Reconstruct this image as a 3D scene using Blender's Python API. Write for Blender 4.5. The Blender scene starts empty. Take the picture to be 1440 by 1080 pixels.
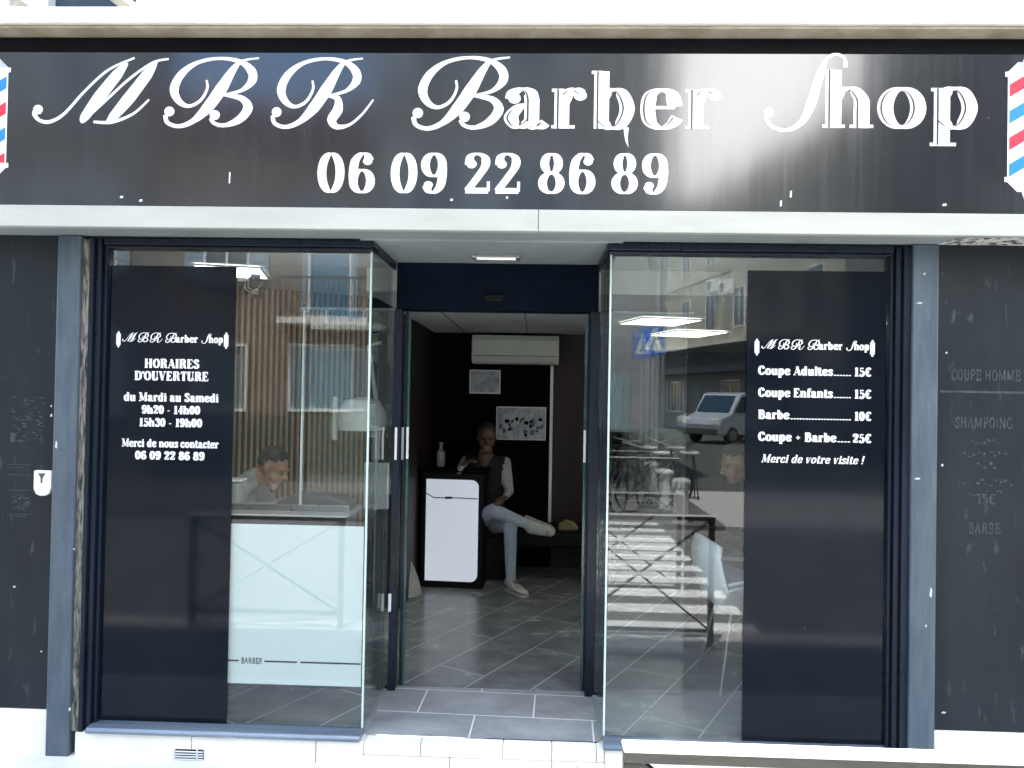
import bpy, bmesh, math, random
from mathutils import Vector, Matrix, Quaternion
from math import sin, cos, pi, radians, sqrt, atan2
random.seed(7)
S = bpy.context.scene
COL = S.collection

# ------------------------------------------------------------------ camera
FPX, DIST, EYE = 1050.0, 3.55, 1.775
yaw, pitch, roll = radians(1.9), radians(.78), radians(1.0)
Fv = Vector((-sin(yaw)*cos(pitch), cos(yaw)*cos(pitch), sin(pitch)))
R0 = Vector((cos(yaw), sin(yaw), 0)); U0 = R0.cross(Fv)
Rv = R0*cos(roll) + U0*sin(roll); Uv = -R0*sin(roll) + U0*cos(roll)
cd = bpy.data.cameras.new('camera'); cam = bpy.data.objects.new('camera', cd); COL.objects.link(cam)
M3 = Matrix((Rv, Uv, -Fv)).transposed()
cam.matrix_world = Matrix.Translation((0, -DIST, EYE)) @ M3.to_4x4()
cd.sensor_width = 36; cd.lens = FPX/1440*36; cd.clip_start = .05; cd.clip_end = 2000
S.camera = cam
def at(px, py, y):
    """photo pixel -> point of the vertical plane at depth y"""
    d = Fv + Rv*((px-720)/FPX) - Uv*((py-540)/FPX)
    t = (y+DIST)/d.y
    return Vector((0, -DIST, EYE)) + d*t

# ------------------------------------------------------------------ light
SUN_EL, SUN_AZ = radians(73), radians(-26)       # sun stands high behind the shop
W = bpy.data.worlds.new('World'); S.world = W; W.use_nodes = True
nt = W.node_tree; nt.nodes.clear()
def N(t, **k):
    n = nt.nodes.new(t)
    for a, b in k.items(): setattr(n, a, b)
    return n
out = N('ShaderNodeOutputWorld'); bg = N('ShaderNodeBackground'); sky = N('ShaderNodeTexSky', sky_type='NISHITA')
sky.sun_disc = False; sky.sun_elevation = SUN_EL; sky.sun_rotation = SUN_AZ; sky.air_density = 1.3; sky.dust_density = .3; sky.ozone_density = 2.2
tc = N('ShaderNodeTexCoord'); mp = N('ShaderNodeMapping'); mp.inputs['Scale'].default_value = (1.6, 1.6, 4.2); mp.inputs['Location'].default_value = (.35, .2, .1)
nz = N('ShaderNodeTexNoise'); nz.inputs['Scale'].default_value = 1.15; nz.inputs['Detail'].default_value = 7; nz.inputs['Roughness'].default_value = .55
dt = N('ShaderNodeVectorMath', operation='DOT_PRODUCT'); nm = N('ShaderNodeVectorMath', operation='NORMALIZE')
cdir = Vector((.36, -.9, .34)).normalized(); dt.inputs[1].default_value = cdir
ma = N('ShaderNodeMath', operation='MULTIPLY_ADD'); ma.inputs[1].default_value = 2.2; ma.inputs[2].default_value = -1.84   # a big bank of cloud over the side street
mx = N('ShaderNodeMath', operation='ADD'); cr = N('ShaderNodeValToRGB')
cr.color_ramp.elements[0].position = .47; cr.color_ramp.elements[1].position = .66
mixc = N('ShaderNodeMix', data_type='RGBA'); mixc.inputs[7].default_value = (15.5, 15.5, 15.4, 1)
L = nt.links.new
L(tc.outputs['Generated'], nm.inputs[0]); L(nm.outputs[0], mp.inputs['Vector']); L(nm.outputs[0], dt.inputs[0])
dt2 = N('ShaderNodeVectorMath', operation='DOT_PRODUCT'); dt2.inputs[1].default_value = Vector((-.40, -.83, .36)).normalized(); L(nm.outputs[0], dt2.inputs[0])
ma2 = N('ShaderNodeMath', operation='MULTIPLY_ADD'); ma2.inputs[1].default_value = 3.2; ma2.inputs[2].default_value = -2.70; L(dt2.outputs['Value'], ma2.inputs[0])   # a blue gap on the other side
def pos(v):
    q = N('ShaderNodeMath', operation='MAXIMUM'); q.inputs[1].default_value = 0; L(v, q.inputs[0]); return q.outputs[0]
sb = N('ShaderNodeMath', operation='SUBTRACT'); L(mp.outputs[0], nz.inputs['Vector']); L(dt.outputs['Value'], ma.inputs[0]); L(pos(ma.outputs[0]), mx.inputs[0]); L(nz.outputs['Fac'], sb.inputs[0]); L(pos(ma2.outputs[0]), sb.inputs[1]); L(sb.outputs[0], mx.inputs[1])
L(mx.outputs[0], cr.inputs[0]); L(cr.outputs[0], mixc.inputs[0]); L(sky.outputs[0], mixc.inputs[6]); L(mixc.outputs[2], bg.inputs[0]); L(bg.outputs[0], out.inputs[0])
bg.inputs[1].default_value = .15
sd = bpy.data.lights.new('sun', 'SUN'); sd.energy = 4.4; sd.angle = radians(.6); sd.color = (1, .96, .90)
so = bpy.data.objects.new('sun', sd); COL.objects.link(so)
so.rotation_euler = Vector((sin(SUN_AZ)*cos(SUN_EL), cos(SUN_AZ)*cos(SUN_EL), sin(SUN_EL))).to_track_quat('Z', 'Y').to_euler()
S.view_settings.view_transform = 'Standard'; S.view_settings.look = 'None'; S.view_settings.gamma = 1; S.view_settings.exposure = 2.3
S.render.engine = 'CYCLES'; S.cycles.use_denoising = True
S.cycles.max_bounces = 10; S.cycles.transparent_max_bounces = 24; S.cycles.glossy_bounces = 5; S.cycles.diffuse_bounces = 4
S.cycles.caustics_reflective = False; S.cycles.caustics_refractive = False; S.cycles.sample_clamp_indirect = 6

# ------------------------------------------------------------------ materials
def newmat(name):
    m = bpy.data.materials.new(name); m.use_nodes = True; m.node_tree.nodes.clear()
    return m
class G:
    """tiny node-graph helper"""
    def __init__(s, m): s.t = m.node_tree
    def n(s, t, ins=None, **k):
        x = s.t.nodes.new(t)
        for a, b in k.items(): setattr(x, a, b)
        for a, b in (ins or {}).items():
            if isinstance(b, bpy.types.NodeSocket): s.t.links.new(b, x.inputs[a])
            else: x.inputs[a].default_value = b
        return x
    def math(s, op, a, b=None, c=None):
        x = s.n('ShaderNodeMath', operation=op)
        for i, v in enumerate((a, b, c)):
            if v is None: continue
            if isinstance(v, bpy.types.NodeSocket): s.t.links.new(v, x.inputs[i])
            else: x.inputs[i].default_value = v
        return x.outputs[0]
    def mix(s, f, a, b):
        x = s.n('ShaderNodeMix', data_type='RGBA')
        for i, v in ((0, f), (6, a), (7, b)):
            if isinstance(v, bpy.types.NodeSocket): s.t.links.new(v, x.inputs[i])
            else: x.inputs[i].default_value = v if i == 0 else (*v[:3], 1)
        return x.outputs[2]
    def coords(s, scale=(1, 1, 1), rot=(0, 0, 0), kind='Object'):
        c = s.n('ShaderNodeTexCoord'); m = s.n('ShaderNodeMapping', {'Vector': c.outputs[kind], 'Scale': scale, 'Rotation': rot})
        return m.outputs[0]
    def noise(s, vec, scale, detail=5, rough=.6):
        return s.n('ShaderNodeTexNoise', {'Vector': vec, 'Scale': scale, 'Detail': detail, 'Roughness': rough}).outputs['Fac']
    def ramp(s, v, a, b):
        return s.n('ShaderNodeMapRange', {0: v, 1: a, 2: b, 3: 0., 4: 1.}).outputs[0]
    def out(s, sh):
        o = s.n('ShaderNodeOutputMaterial'); s.t.links.new(sh, o.inputs[0])

def pm(name, c1, c2=None, scale=8, rough=.5, metal=0, bump=0, bscale=None, stretch=(1, 1, 1), lo=.35, hi=.65, ior=1.5, rvar=.12, wear=None, wscale=30, wlo=.66, whi=.72, coat=0, wstretch=None):
    """two-tone procedural surface; wear = colour of chips and scratches"""
    m = newmat(name); g = G(m); v = g.coords(stretch)
    f = g.noise(v, scale); fr = g.ramp(f, lo, hi)
    col = g.mix(fr, c1, c2 or c1)
    rg = g.math('MULTIPLY_ADD', g.noise(v, scale*2.3), rvar*2, rough-rvar)
    if wear:
        w = g.ramp(g.noise(g.coords(wstretch or stretch), wscale, 3, .5), wlo, whi); col = g.mix(w, col, wear)
        rg = g.math('MAXIMUM', rg, g.math('MULTIPLY', w, .6))
    b = g.n('ShaderNodeBsdfPrincipled', {'Base Color': col, 'Roughness': rg, 'Metallic': metal, 'IOR': ior, 'Coat Weight': coat, 'Coat Roughness': .05})
    if bump:
        bn = g.n('ShaderNodeBump', {'Height': g.noise(v, bscale or scale*4, 8), 'Strength': bump, 'Distance': .01})
        g.t.links.new(bn.outputs[0], b.inputs['Normal'])
    g.out(b.outputs[0]); return m

def glassmat(name, f0, tint, haze=0):
    m = newmat(name); g = G(m)
    ge = g.n('ShaderNodeNewGeometry')
    d = g.n('ShaderNodeVectorMath', {0: ge.outputs['Normal'], 1: ge.outputs['Incoming']}, operation='DOT_PRODUCT').outputs['Value']
    k = g.math('POWER', g.math('SUBTRACT', 1., g.math('ABSOLUTE', d)), 5.)
    fac = g.math('MULTIPLY_ADD', k, 1-f0, f0)
    tr = g.n('ShaderNodeBsdfTransparent', {0: (*tint, 1)}); gl = g.n('ShaderNodeBsdfGlossy', {'Roughness': 0.0, 'Color': (1, 1, 1, 1)})
    base = tr.outputs[0]
    if haze:                                           # dust on the pane
        hz = g.math('MULTIPLY', g.ramp(g.noise(g.coords((1, 1, .35)), 3.2), .3, .75), haze)
        df = g.n('ShaderNodeBsdfDiffuse', {0: (.75, .78, .76, 1)})
        base = g.n('ShaderNodeMixShader', {0: hz, 1: base, 2: df.outputs[0]}).outputs[0]
    s = g.n('ShaderNodeMixShader', {0: fac, 1: base, 2: gl.outputs[0]})
    g.out(s.outputs[0]); return m

def emit(name, col, st):
    m = newmat(name); g = G(m); g.out(g.n('ShaderNodeEmission', {0: (*col, 1), 1: st}).outputs[0]); return m

def tilemat(name, rot, w, h, c1, c2, grout, gap=.004, rough=.35, offset=.5, kind='Object'):
    m = newmat(name); g = G(m)
    v = g.coords((1, 1, 1), (0, 0, rot), kind)
    br = g.n('ShaderNodeTexBrick', {'Vector': v, 'Scale': 1., 'Mortar Size': gap, 'Mortar Smooth': .15, 'Brick Width': w, 'Row Height': h, 'Color1': (.3, .3, .3, 1), 'Color2': (.7, .7, .7, 1)}, offset=offset)
    n1 = g.noise(g.coords((1, 1.7, 1), (0, 0, rot), kind), 3.2, 9, .68)
    col = g.mix(g.ramp(n1, .3, .72), c1, c2)
    col = g.mix(g.math('MULTIPLY', br.outputs['Color'], .35), col, c1)
    col = g.mix(br.outputs['Fac'], col, grout)
    rg = g.math('MULTIPLY_ADD', n1, .25, rough-.1)
    b = g.n('ShaderNodeBsdfPrincipled', {'Base Color': col, 'Roughness': rg})
    bn = g.n('ShaderNodeBump', {'Height': g.math('SUBTRACT', g.math('MULTIPLY', n1, .15), br.outputs['Fac']), 'Strength': .35, 'Distance': .003})
    g.t.links.new(bn.outputs[0], b.inputs['Normal']); g.out(b.outputs[0]); return m

def signmat():
    """glossy black sign board with rain streaks and dust"""
    m = newmat('sign_gloss_black'); g = G(m)
    st = g.noise(g.coords((34, 1, .5)), 1.6, 6, .7); st2 = g.noise(g.coords((9, 1, .6)), 1.3, 5)
    dirt = g.noise(g.coords(), 2.2, 6)
    f = g.math('MULTIPLY', g.ramp(st, .42, .8), g.ramp(st2, .3, .75))
    col = g.mix(f, (.004, .006, .009), (.022, .025, .028)); col = g.mix(g.math('MULTIPLY', g.ramp(dirt, .5, .8), .35), col, (.05, .05, .05))
    sp = g.ramp(g.noise(g.coords((1, 1, .7)), 55, 2), .765, .79); col = g.mix(g.math('MULTIPLY', sp, .7), col, (.5, .5, .48))
    rg = g.math('ADD', g.math('MULTIPLY_ADD', f,   .07, .13), g.math('MULTIPLY', sp, .4))
    b = g.n('ShaderNodeBsdfPrincipled', {'Base Color': col, 'Roughness': rg, 'IOR': 1.8})
    bn = g.n('ShaderNodeBump', {'Height': g.noise(g.coords((2.2, 1, .8)), 1.4, 2), 'Strength': .07, 'Distance': .02})
    g.t.links.new(bn.outputs[0], b.inputs['Normal']); g.out(b.outputs[0]); return m

def blockmat(name, c1, c2, mort, w, h, gap, bump=.5, rough=.85):
    """stone or brick courses on a vertical face (object x,z)"""
    m = newmat(name); g = G(m)
    tcn = g.n('ShaderNodeTexCoord'); sp = g.n('ShaderNodeSeparateXYZ', {0: tcn.outputs['Object']})
    cb = g.n('ShaderNodeCombineXYZ', {0: g.math('ADD', sp.outputs[0], sp.outputs[1]), 1: sp.outputs[2]})
    wob = g.n('ShaderNodeTexNoise', {'Vector': cb.outputs[0], 'Scale': 5.}); va = g.n('ShaderNodeVectorMath', {0: wob.outputs['Color'], 1: (.03, .03, 0)}, operation='MULTIPLY'); vb = g.n('ShaderNodeVectorMath', {0: cb.outputs[0], 1: va.outputs[0]}, operation='ADD')
    br = g.n('ShaderNodeTexBrick', {'Vector': vb.outputs[0], 'Scale': 1., 'Mortar Size': gap, 'Mortar Smooth': .3, 'Brick Width': w, 'Row Height': h, 'Color1': (*c1, 1), 'Color2': (*c2, 1), 'Mortar': (*mort, 1)})
    n = g.noise(g.coords(), 9, 8, .7)
    col = g.mix(g.math('MULTIPLY', g.ramp(n, .35, .75), .5), br.outputs['Color'], c2)
    b = g.n('ShaderNodeBsdfPrincipled', {'Base Color': col, 'Roughness': rough})
    bn = g.n('ShaderNodeBump', {'Height': g.math('SUBTRACT', g.math('MULTIPLY', n, .5), br.outputs['Fac']), 'Strength': bump, 'Distance': .02})
    g.t.links.new(bn.outputs[0], b.inputs['Normal']); g.out(b.outputs[0]); return m

MT = {}
MT['stone'] = pm('white_stone', (.90, .875, .82), (.80, .77, .71), 5, .85, bump=.35, bscale=40, wear=(.45, .38, .3), wscale=7, wlo=.72, whi=.76)
MT['ledge'] = pm('cornice_stone', (.85, .83, .79), (.74, .70, .63), 3, .85, bump=.3, bscale=60, stretch=(1, 1, 3))
MT['under'] = pm('brown_stone', (.30, .25, .17), (.45, .40, .30), 6, .9, bump=.3)  # plain brown tone; under the cornice it paints in the shade
MT['cream'] = pm('cream_paint', (.49, .49, .44), (.42, .42, .37), 3, .5, bump=.08, bscale=50, stretch=(.6, 1, 3), wear=(.36, .34, .27), wscale=14, wlo=.70, whi=.78)
MT['peel'] = pm('peeling_paint', (.62, .60, .54), (.05, .045, .04), 26, .85, bump=.6, bscale=60, lo=.47, hi=.56)
MT['strip'] = pm('flaking_gap', (.30, .28, .235), (.02, .02, .022), 34, .85, bump=.8, bscale=70, stretch=(3, 3, .4), lo=.38, hi=.62)
MT['black'] = pm('matt_black', (.003, .0035, .005), (.006, .007, .009), 4, .6, rvar=.1, ior=1.2, bump=.06, bscale=20, wear=(.4, .4, .38), wscale=50, wlo=.80, whi=.83)
MT['panel'] = pm('dark_painted_panel', (.0035, .007, .011), (.009, .015, .019), 2.6, .42, rvar=.12, ior=1.38, bump=.08, bscale=18, stretch=(1.6, 1, .5), wear=(.07, .085, .09), wscale=15, wlo=.63, whi=.85)
MT['pil'] = pm('blue_grey_paint', (.048, .072, .098), (.082, .106, .13), 7, .4, bump=.12, bscale=30, stretch=(3, 3, .5), wear=(.5, .52, .52), wscale=38, wlo=.76, whi=.80)
MT['navy'] = pm('navy_aluminium', (.004, .008, .016), (.008, .014, .025), 5, .3, ior=1.35, metal=.0, stretch=(3, 3, .4), wear=(.3, .33, .35), wscale=60, wlo=.79, whi=.83)
MT['navyd'] = pm('shaded_navy', (.003, .006, .012), (.005, .009, .018), 5, .6, ior=1.12)  # darker copy of the navy, paints the shade under the soffit onto the header
MT['pale'] = pm('bright_pavement', (.74, .72, .68), (.64, .62, .58), 4, .85, bump=.3, bscale=60)  # pale tone stands for strong light on the pavement
MT['sill'] = pm('blue_grey_sill', (.10, .13, .17), (.20, .24, .28), 5, .25, metal=.2, stretch=(.12, 2, 2), wear=(.6, .62, .6), wscale=25, wlo=.7, whi=.78)
MT['vinyl'] = pm('dark_vinyl', (.003, .0055, .010), (.005, .008, .013), 3, .08, rvar=.03, ior=1.30, wear=(.1, .11, .11), wscale=34, wlo=.775, whi=.81)
MT['sign'] = signmat()
MT['white'] = pm('white_vinyl', (.86, .86, .84), (.80, .80, .78), 9, .4)
MT['inline'] = pm('letter_inline', (.02, .021, .024), None, 9, .3)
MT['red'] = pm('red_print', (.62, .03, .06), None, 5, .35)
MT['blue'] = pm('blue_print', (.02, .22, .62), None, 5, .35)
MT['greypr'] = pm('grey_print', (.42, .45, .46), (.6, .62, .62), 6, .35, stretch=(4, 1, 1))
MT['ghost'] = pm('faded_lettering', (.055, .066, .068), (.014, .020, .023), 30, .6, lo=.35, hi=.62)
MT['glass'] = glassmat('clear_glass', .042, (.965, .985, .975), haze=.005)
MT['edge'] = pm('glass_edge', (.46, .60, .57), (.62, .72, .69), 6, .15, stretch=(1, 1, .4))
MT['edgeg'] = pm('green_glass_edge', (.004, .03, .026), (.02, .14, .115), 3, .15, stretch=(1, 1, .6))
m = newmat('frosted_film'); g = G(m)
fcol = g.mix(g.noise(g.coords(), 2, 3), (.70, .785, .775), (.74, .81, .80))
a_ = g.n('ShaderNodeBsdfPrincipled', {'Base Color': fcol, 'Roughness': .55}); b_ = g.n('ShaderNodeBsdfTranslucent', {0: fcol})
g.out(g.n('ShaderNodeMixShader', {0: .25, 1: a_.outputs[0], 2: b_.outputs[0]}).outputs[0]); MT['film'] = m
MT['floor'] = tilemat('shop_floor_tile', -radians(61), 1.2, .325, (.11, .113, .111), (.31, .315, .305), (.52, .51, .48), .0045, rough=.22)
MT['entry'] = tilemat('entry_tile', radians(2), .6, .3, (.20, .205, .205), (.46, .465, .46), (.78, .77, .73), .0045)
MT['ceil'] = pm('ceiling_white', (.60, .61, .59), (.54, .55, .53), 3, .8)
MT['soffit'] = pm('soffit_grey', (.30, .33, .32), (.25, .28, .27), 3, .6)
MT['iblack'] = pm('black_wall', (.002, .002, .0022), (.0035, .0033, .0035), 4, .9, ior=1.2)
MT['rwood'] = pm('red_brown_wood', (.012, .005, .003), (.028, .011, .006), 7, .6, stretch=(9, 9, .5))
MT['slat'] = pm('oak_slat', (.34, .215, .115), (.46, .32, .19), 8, .5, stretch=(12, 12, .6))
MT['felt'] = pm('dark_felt', (.018, .008, .005), (.035, .018, .011), 30, .9)
MT['acw'] = pm('cream_plastic', (.72, .73, .62), (.66, .67, .57), 3, .35)
MT['wplast'] = pm('white_plastic', (.8, .81, .8), (.76, .77, .77), 4, .25)
MT['dgrey'] = pm('dark_grey_plastic', (.05, .055, .058), (.08, .085, .088), 5, .4)
MT['mgrey'] = pm('mid_grey', (.22, .24, .24), (.30, .32, .31), 5, .45)
MT['deskw'] = pm('white_gloss_laminate', (.84, .87, .93), (.88, .90, .95), 2, .10, ior=2.4)
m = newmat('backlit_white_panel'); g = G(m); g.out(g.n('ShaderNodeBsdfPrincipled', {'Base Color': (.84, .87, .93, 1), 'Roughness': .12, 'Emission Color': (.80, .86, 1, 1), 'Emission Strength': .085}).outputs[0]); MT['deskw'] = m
MT['bleather'] = pm('black_leather', (.003, .003, .0033), (.006, .006, .0065), 30, .5, ior=1.25, bump=.1)
MT['poster'] = pm('abstract_print', (.50, .50, .50), (.26, .27, .29), 9, .4, lo=.40, hi=.62, stretch=(1.4, 1, 1))
MT['poster2'] = pm('grey_print_paper', (.55, .56, .57), (.25, .27, .30), 12, .4)
MT['metal'] = pm('brushed_metal', (.5, .51, .5), (.42, .43, .42), 6, .3, metal=.9)
MT['led'] = emit('led_panel', (1, .98, .93), .9)
MT['lampdim'] = emit('soffit_tube', (1, .99, .93), .5)
MT['skin'] = pm('skin', (.46, .27, .19), (.38, .20, .14), 14, .5)
MT['skind'] = pm('tanned_skin', (.15, .075, .048), (.12, .058, .036), 14, .5)
MT['hair'] = pm('dark_hair', (.012, .010, .009), (.035, .03, .026), 60, .6, bump=.5, bscale=220)
MT['jgrey'] = pm('grey_jacket', (.30, .315, .32), (.38, .39, .39), 24, .85, bump=.3, bscale=200)
MT['tblack'] = pm('black_cloth', (.010, .010, .011), (.018, .018, .02), 20, .85)
MT['twhite'] = pm('white_cloth', (.42, .42, .40), (.34, .34, .32), 16, .85, bump=.2)
MT['denim'] = pm('pale_denim', (.44, .48, .53), (.34, .39, .45), 30, .85, bump=.3, bscale=300)
MT['shoe'] = pm('cream_shoe', (.60, .58, .46), (.42, .40, .33), 20, .6)
MT['pink'] = pm('pink_red_cloth', (.55, .20, .18), (.45, .14, .13), 20, .85)
MT['eye'] = pm('dark_eye', (.02, .015, .012), None, 5, .2)
MT['lip'] = pm('lip', (.30, .12, .10), None, 5, .45)
# street
MT['asphalt'] = pm('asphalt', (.13, .128, .122), (.17, .167, .16), 1.3, .85, bump=.5, bscale=120)
MT['pave'] = tilemat('sidewalk_slab', 0, .6, .4, (.30, .29, .27), (.40, .385, .36), (.2, .19, .18), .006, .8)
MT['paved'] = tilemat('worn_slab', 0, .6, .4, (.085, .083, .078), (.13, .127, .12), (.06, .06, .06), .006, .8)
MT['kerb'] = pm('granite_kerb', (.42, .41, .39), (.34, .33, .32), 30, .8, bump=.3)
MT['paint'] = pm('road_paint', (.82, .82, .80), (.62, .62, .60), 9, .7, bump=.2, bscale=90, wear=(.25, .25, .25), wscale=22, wlo=.62, whi=.75)
MT['cobble'] = tilemat('cobble', radians(20), .14, .11, (.055, .053, .046), (.11, .104, .09), (.03, .068, .06), .012, .85)
MT['brown'] = pm('shaded_brown_steel', (.012, .011, .009), (.02, .018, .015), 12, .4, wear=(.2, .18, .14), wscale=40, wlo=.74, whi=.8)  # darker than the rails: shadow side of the barriers painted into posts and braces
MT['rail'] = pm('pale_rail', (.72, .71, .67), (.62, .61, .57), 10, .35, stretch=(.4, 3, 3))  # pale tone; on the barriers it paints the sky glare along the top
MT['olive'] = pm('olive_steel', (.028, .026, .020), (.05, .047, .036), 18, .45, stretch=(.6, 3, 3), wear=(.3, .28, .2), wscale=30, wlo=.68, whi=.76)
MT['granite'] = pm('granite_post', (.46, .45, .43), (.36, .35, .34), 40, .8, bump=.3)
MT['tan'] = pm('tan_render', (.23, .185, .15), (.175, .14, .112), 2.5, .9, bump=.2, bscale=60, stretch=(1, 1, .6))
MT['beige'] = pm('beige_render', (.22, .22, .215), (.17, .17, .168), 2, .9, bump=.2, bscale=60, stretch=(1, 1, .5))
MT['ochre'] = pm('ochre_render', (.46, .42, .33), (.38, .35, .27), 2, .9, bump=.2, bscale=50, stretch=(1, 1, .5))
MT['grey_r'] = pm('grey_render', (.17, .17, .165), (.12, .12, .117), 2, .9, bump=.2, bscale=50, stretch=(1, 1, .4))
MT['rubble'] = blockmat('rubble_stone', (.11, .10, .078), (.06, .055, .043), (.035, .145, .12), .42, .22, .02)
MT['tileroof'] = pm('clay_tile', (.42, .19, .11), (.32, .14, .08), 8, .85, bump=.4)
MT['shut'] = pm('pale_blue_shutter', (.34, .44, .52), (.28, .37, .45), 6, .6, stretch=(1, 1, 12))
MT['shutg'] = pm('grey_green_shutter', (.20, .26, .26), (.15, .20, .21), 6, .6, stretch=(1, 1, 14))
MT['shutb'] = pm('deep_blue_shutter', (.03, .15, .27), (.045, .19, .33), 6, .5, stretch=(1, 1, 14))
MT['shut2'] = pm('grey_blue_shutter', (.22, .34, .38), (.28, .40, .44), 6, .6, stretch=(1, 1, 14))
MT['wglass'] = pm('far_window_glass', (.02, .045, .075), (.03, .06, .09), 2, .05)
MT['wframe'] = pm('white_window_frame', (.78, .78, .76), None, 4, .5)
MT['iron'] = pm('black_iron', (.015, .015, .016), None, 5, .45)
MT['awn'] = pm('dark_awning', (.020, .026, .035), (.03, .037, .047), 4, .6)
MT['vanw'] = pm('white_car_paint', (.44, .50, .56), (.40, .46, .52), 2, .15, coat=.6)
MT['tyre'] = pm('tyre_rubber', (.015, .015, .015), None, 5, .8)
MT['signb'] = pm('traffic_blue', (.01, .12, .48), None, 5, .35)
MT['bike'] = pm('bicycle_dark', (.02, .028, .035), (.03, .04, .05), 5, .35)
MT['yellow'] = pm('yellow_cloth', (.24, .20, .09), None, 5, .7)

# ------------------------------------------------------------------ mesh helpers
class MB:
    def __init__(s): s.v = []; s.f = []; s.m = []; s.k = 0
    def mat(s, k): s.k = k; return s
    def poly(s, pts):
        i = len(s.v); s.v += [tuple(p) for p in pts]; s.f.append(tuple(range(i, i+len(pts)))); s.m.append(s.k); return s
    def hexa(s, p):
        i = len(s.v); s.v += [tuple(q) for q in p]
        for q in ((0, 3, 2, 1), (4, 5, 6, 7), (0, 1, 5, 4), (1, 2, 6, 5), (2, 3, 7, 6), (3, 0, 4, 7)):
            s.f.append(tuple(i+a for a in q)); s.m.append(s.k)
        return s
    def box(s, x0, x1, y0, y1, z0, z1):
        return s.hexa([(x0, y0, z0), (x1, y0, z0), (x1, y1, z0), (x0, y1, z0), (x0, y0, z1), (x1, y0, z1), (x1, y1, z1), (x0, y1, z1)])
    def bar(s, p0, p1, w, h, up=(0, 0, 1)):
        """rectangular bar from p0 to p1"""
        p0, p1 = Vector(p0), Vector(p1); d = (p1-p0).normalized(); u = Vector(up)
        if abs(d.dot(u)) > .98: u = Vector((0, 1, 0))
        a = d.cross(u).normalized()*(w/2); b = a.cross(d).normalized()*(h/2)
        return s.hexa([p0-a-b, p1-a-b, p1+a-b, p0+a-b, p0-a+b, p1-a+b, p1+a+b, p0+a+b])
    def tube(s, pts, r, n=10, closed=False, cap=True):
        pts = [Vector(p) for p in pts]; rs = r if isinstance(r, (list, tuple)) else [r]*len(pts)
        base = len(s.v); N_ = len(pts); ref = None
        for i, p in enumerate(pts):
            if closed: d = (pts[(i+1) % N_]-pts[i-1])
            else: d = pts[min(i+1, N_-1)]-pts[max(i-1, 0)]
            d = d.normalized()
            if ref is None:
                ref = d.cross(Vector((0, 0, 1)) if abs(d.z) < .9 else Vector((1, 0, 0))).normalized()
            ref = (ref-d*ref.dot(d)).normalized(); b = d.cross(ref)
            for k in range(n):
                a = 2*pi*k/n; s.v.append(tuple(p+(ref*cos(a)+b*sin(a))*rs[i]))
        for i in range(N_ if closed else N_-1):
            j = (i+1) % N_
            for k in range(n):
                s.f.append((base+i*n+k, base+i*n+(k+1) % n, base+j*n+(k+1) % n, base+j*n+k)); s.m.append(s.k)
        if cap and not closed:
            s.f.append(tuple(base+k for k in range(n))[::-1]); s.m.append(s.k)
            s.f.append(tuple(base+(N_-1)*n+k for k in range(n))); s.m.append(s.k)
        return s
    def lathe(s, prof, c, n=24, axis='z'):
        base = len(s.v); c = Vector(c)
        for r, h in prof:
            for k in range(n):
                a = 2*pi*k/n; q = (r*cos(a), r*sin(a), h)
                if axis == 'y': q = (q[0], h, q[1])
                if axis == 'x': q = (h, q[0], q[1])
                s.v.append(tuple(c+Vector(q)))
        for i in range(len(prof)-1):
            for k in range(n):
                s.f.append((base+i*n+k, base+i*n+(k+1) % n, base+(i+1)*n+(k+1) % n, base+(i+1)*n+k)); s.m.append(s.k)
        s.f.append(tuple(base+k for k in range(n))[::-1]); s.m.append(s.k)
        s.f.append(tuple(base+(len(prof)-1)*n+k for k in range(n))); s.m.append(s.k)
        return s
    def prism(s, prof, lo, hi, axis='y'):
        """2-D outline (a,b) extruded along an axis: y -> (a,y,b), x -> (x,a,b), z -> (a,b,z)"""
        def P(a, b, t): return {'y': (a, t, b), 'x': (t, a, b), 'z': (a, b, t)}[axis]
        n = len(prof); i = len(s.v)
        s.v += [P(a, b, lo) for a, b in prof]+[P(a, b, hi) for a, b in prof]
        s.f.append(tuple(range(i, i+n))); s.m.append(s.k); s.f.append(tuple(range(i+n, i+2*n))[::-1]); s.m.append(s.k)
        for k in range(n):
            s.f.append((i+k, i+n+k, i+n+(k+1) % n, i+(k+1) % n)); s.m.append(s.k)
        return s
    def build(s, name, mats, parent=None, bevel=0, smooth=False, loc=None, fixn=True):
        me = bpy.data.meshes.new(name); me.from_pydata(s.v, [], s.f)
        for mt in (mats if isinstance(mats, (list, tuple)) else [mats]): me.materials.append(MT[mt])
        me.polygons.foreach_set('material_index', s.m)
        if fixn:
            bm = bmesh.new(); bm.from_mesh(me); bmesh.ops.recalc_face_normals(bm, faces=bm.faces); bm.to_mesh(me); bm.free()
        if smooth:
            me.polygons.foreach_set('use_smooth', [True]*len(me.polygons))
            try: me.set_sharp_from_angle(angle=radians(40))
            except Exception: pass
        me.update(); o = bpy.data.objects.new(name, me); COL.objects.link(o)
        if loc: o.location = loc
        if parent: o.parent = parent
        if bevel:
            b = o.modifiers.new('bevel', 'BEVEL'); b.width = bevel; b.segments = 2; b.limit_method = 'ANGLE'; b.angle_limit = radians(50)
        return o
def tag(o, label, cat, group=None, kind=None):
    o['label'] = label; o['category'] = cat
    if group: o['group'] = group
    if kind: o['kind'] = kind
    return o
def thing(name, label, cat, loc=(0, 0, 0), rz=0, group=None):
    o = bpy.data.objects.new(name, None); o.empty_display_size = .1; COL.objects.link(o)
    o.location = loc; o.rotation_euler = (0, 0, rz)
    return tag(o, label, cat, group)
def struct(o): o['kind'] = 'structure'; return o
KIDS = {}
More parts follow.
